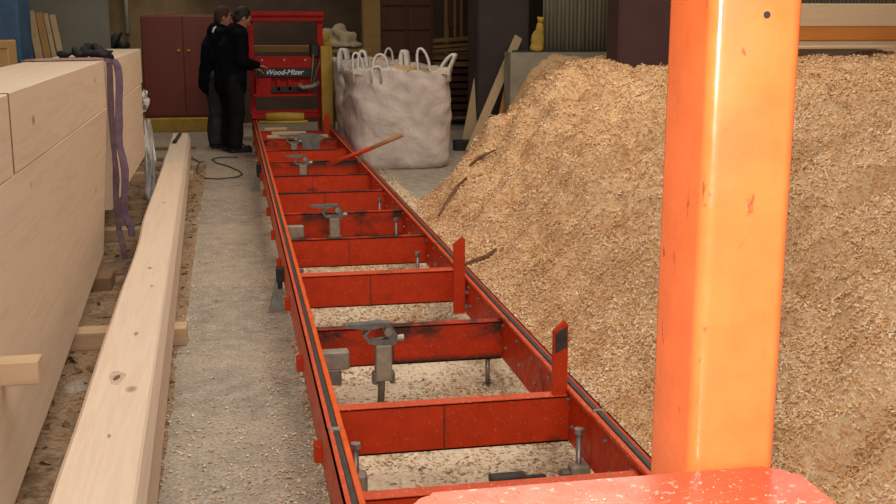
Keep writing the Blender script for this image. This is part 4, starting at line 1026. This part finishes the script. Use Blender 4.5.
def person(name, loc, ang, label, rhand, lhand, jm, tm_, hm, stoop=0.05, headtilt=25, cap=False, scale=1.0):
    """local frame: x forward, y left, z up; joints then rotated by ang about z"""
    r = root_at(name, loc, label, 'person')
    R = Matrix.Rotation(ang, 4, 'Z'); T = Matrix.Translation(Vector(loc))
    Mx = T @ R @ Matrix.Scale(scale, 4)
    hip = Vector((0, 0, 0.88)); chest = Vector((stoop, 0, 1.24)); neck = Vector((stoop * 1.8, 0, 1.40)); head = Vector((stoop * 2.6 + 0.03, 0, 1.545))
    tilt = Matrix.Rotation(math.radians(headtilt), 3, 'Y')
    J = {}
    for s, nm in ((1, 'l'), (-1, 'r')):
        J['hip' + nm] = Vector((0, .095 * s, .88)); J['knee' + nm] = Vector((.025, .11 * s, .48)); J['ank' + nm] = Vector((-.01, .12 * s, .09))
        J['sh' + nm] = Vector((stoop * 1.4, .185 * s, 1.345))
    hands = {'r': Vector(rhand), 'l': Vector(lhand)}
    for nm, s in (('r', -1), ('l', 1)):
        sh = J['sh' + nm]; hd = hands[nm]; d = hd - sh; L = min(d.length, 0.56); up_, fo = 0.29, 0.27
        dn = d.normalized(); hd = sh + dn * L; hands[nm] = hd
        a_ = (up_ ** 2 - fo ** 2 + L ** 2) / (2 * L); hh = math.sqrt(max(up_ ** 2 - a_ ** 2, 0))
        bend = Vector((-0.5, 0.35 * s, -1)); bend = (bend - dn * bend.dot(dn)).normalized()
        J['el' + nm] = sh + dn * a_ + bend * hh
    b = nb()
    capsule(b, [hip, Vector((stoop * .4, 0, 1.05)), chest, Vector((stoop * 1.5, 0, 1.36))], [(.15, .10), (.135, .10), (.165, .11), (.10, .08)])
    capsule(b, [J['shl'], J['shr']], [.055, .055]); capsule(b, [neck - Vector((0, 0, .05)), head - Vector((0.01, 0, .04))], [.058, .052])
    ellip(b, head, (.098, .076, .118), 20, 14, tilt)
    ellip(b, head + tilt @ Vector((.035, 0, -.065)), (.06, .052, .05), 16, 10, tilt)
    ellip(b, head + tilt @ Vector((.10, 0, -.018)), (.022, .012, .022), 10, 8, tilt)        # nose
    ellip(b, head + tilt @ Vector((.085, 0, -.06)), (.014, .026, .008), 10, 6, tilt)        # lips
    for s in (1, -1):
        ellip(b, head + tilt @ Vector((-.005, .077 * s, -.012)), (.020, .010, .032), 10, 8, tilt)
        ellip(b, head + tilt @ Vector((.082, .030 * s, .020)), (.012, .018, .008), 8, 6, tilt)   # brow
    for nm, s in (('r', -1), ('l', 1)):
        capsule(b, [J['hip' + nm], J['knee' + nm]], [.085, .055]); capsule(b, [J['knee' + nm], (J['knee' + nm] + J['ank' + nm]) / 2 + Vector((-.015, 0, .03)), J['ank' + nm]], [.054, .054, .036])
        capsule(b, [J['ank' + nm], J['ank' + nm] + Vector((.13, 0.01 * s, -.055))], [.035, .03])
        capsule(b, [J['sh' + nm], J['el' + nm]], [.05, .04]); capsule(b, [J['el' + nm], hands[nm]], [.04, .026])
        d = (hands[nm] - J['el' + nm]).normalized(); side = d.cross(Vector((0, 0, 1))).normalized(); pn = side.cross(d)
        palm = hands[nm] + d * .055
        ax = Matrix((d, side, pn)).transposed()
        ellip(b, palm, (.052, .040, .016), 12, 8, ax)
        for q, fl in enumerate((.060, .072, .068, .052)):
            o_ = palm + d * .038 + side * (q - 1.5) * .021
            m1 = o_ + d * fl * .5 - pn * .008; m2 = m1 + d * fl * .38 - pn * .022
            capsule(b, [o_, m1, m2], [.0098, .009, .0078], 8)
        th_ = palm - d * .02 + side * .034 * (-s)
        capsule(b, [th_, th_ + d * .03 + side * .025 * (-s) - pn * .008, th_ + d * .062 + side * .024 * (-s) - pn * .018], [.0115, .0105, .009], 8)
    b = remesh(b, 0.0065, 2); bmesh.ops.transform(b, matrix=Mx, verts=b.verts[:]); obj('body', b, 'skin', r, True)
    # eyes
    for s in (1, -1):
        b = nb(); ellip(b, head + tilt @ Vector((.086, .030 * s, .004)), (.009, .011, .007), 10, 8, tilt); bmesh.ops.transform(b, matrix=Mx, verts=b.verts[:]); obj('eye', b, 'hair', r, True)
    # hair / cap
    b = nb(); ellip(b, head + tilt @ Vector((-.018, 0, .022)), (.100, .086, .112), 20, 14, tilt); ellip(b, head + tilt @ Vector((-.045, 0, -.035)), (.065, .074, .065), 14, 10, tilt)
    b = remesh(b, 0.009, 1)
    for v in b.verts:
        q = tilt.inverted() @ (v.co - head)
        if q.x > 0.045 and q.z < 0.055: v.co += tilt @ Vector((-0.06 * min(1, (q.x - .045) * 30 + .4), 0, 0.01))
        v.co += v.co.normalized() * 0.004 * mn.noise(v.co * 60)
    if cap: ellip(b, head + tilt @ Vector((.085, 0, .045)), (.07, .066, .010), 16, 6, tilt)
    bmesh.ops.transform(b, matrix=Mx, verts=b.verts[:]); obj('hair', b, hm, r, True, label='brown cap' if cap else None)
    # jacket
    b = nb()
    capsule(b, [Vector((0, 0, .80)), Vector((stoop * .3, 0, .96)), Vector((stoop * .9, 0, 1.20)), Vector((stoop * 1.5, 0, 1.345))], [(.215, .185), (.21, .18), (.22, .175), (.165, .13)], 20)
    capsule(b, [J['shl'], J['shr']], [.080, .080]); tube(b, [neck - Vector((0, 0, .08)), neck + Vector((0.005, 0, .028))], [.095, .072], 16)
    for nm in 'rl':
        capsule(b, [J['sh' + nm], J['el' + nm]], [.078, .064]); capsule(b, [J['el' + nm], hands[nm] - (hands[nm] - J['el' + nm]).normalized() * .02], [.064, .046])
    b = remesh(b, 0.013, 3)
    for v in b.verts: v.co += Vector((mn.noise(v.co * 7), mn.noise(v.co * 7 + Vector((9, 0, 0))), 0)) * 0.02
    bmesh.ops.transform(b, matrix=Mx, verts=b.verts[:]); jk = obj('jacket', b, jm, r, True)
    # trousers
    b = nb(); capsule(b, [Vector((0, .05, .88)), Vector((0, -.05, .88))], [.13, .13])
    for nm in 'rl':
        capsule(b, [J['hip' + nm], J['knee' + nm], ], [.122, .095]); tube(b, [J['knee' + nm], J['ank' + nm] + Vector((0, 0, .08)), J['ank' + nm] - Vector((0, 0, .03))], [.095, .088, .092], 16)
    b = remesh(b, 0.013, 2)
    for v in b.verts: v.co += Vector((mn.noise(v.co * 6), mn.noise(v.co * 6 + Vector((5, 0, 0))), 0)) * 0.014
    bmesh.ops.transform(b, matrix=Mx, verts=b.verts[:]); obj('trousers', b, tm_, r, True)
    for nm in 'rl':
        b = nb(); a0 = J['ank' + nm]; capsule(b, [Vector((a0.x - .03, a0.y, .05)), Vector((a0.x + .16, a0.y, .043))], [(.048, .045), (.045, .036)]); capsule(b, [Vector((a0.x, a0.y, .06)), Vector((a0.x, a0.y, .13))], [.05, .05])
        box(b, a0.x - .075, a0.x + .20, a0.y - .045, a0.y + .045, 0.002, .022, .008)
        b = remesh(b, 0.010, 1); bmesh.ops.transform(b, matrix=Mx, verts=b.verts[:]); obj('boot', b, 'black', r, True)
    return r, Mx, jk, J


pa, Ma, ja, Ja = person('person', (0.0, 13.80, 0), math.radians(18), 'person in all-black jacket bent over, hand reaching to the red mill', (0.30, -0.12, 1.0), (0.30, 0.10, 0.97), 'jacket_black', 'trousers', 'hair', stoop=0.055, headtilt=32, scale=1.03)
pb, Mb, jb, Jb = person('person', (-0.195, 14.34, 0), math.radians(8), 'person in navy jacket with white shoulder stripes, behind the black-jacketed one', (0.02, -0.26, 0.80), (0.28, 0.2, 0.95), 'jacket_navy', 'trousers_grey', 'hair_brown', stoop=0.04, headtilt=14, cap=True, scale=1.035)


def patch_on(parent, mx, pts, rad, mt, name, label):
    b = nb(); tube(b, [mx @ Vector(p) for p in pts], rad, 8); obj(name, b, mt, parent, True, label=label)


patch_on(jb, Mb, [(-0.03, -0.245, 1.37), (-0.01, -0.215, 1.41), (0.02, -0.16, 1.43)], 0.013, 'white', 'shoulder_stripe', 'white shoulder stripe')
patch_on(jb, Mb, [(0.075, -0.20, 1.40), (0.09, -0.235, 1.33)], 0.010, 'white', 'chest_stripe', 'short pale stripe')
patch_on(jb, Mb, [(-0.055, -0.30, 0.93), (-0.05, -0.31, 0.86)], 0.012, 'blue_stripe', 'cuff_stripe', 'blue sleeve stripe')
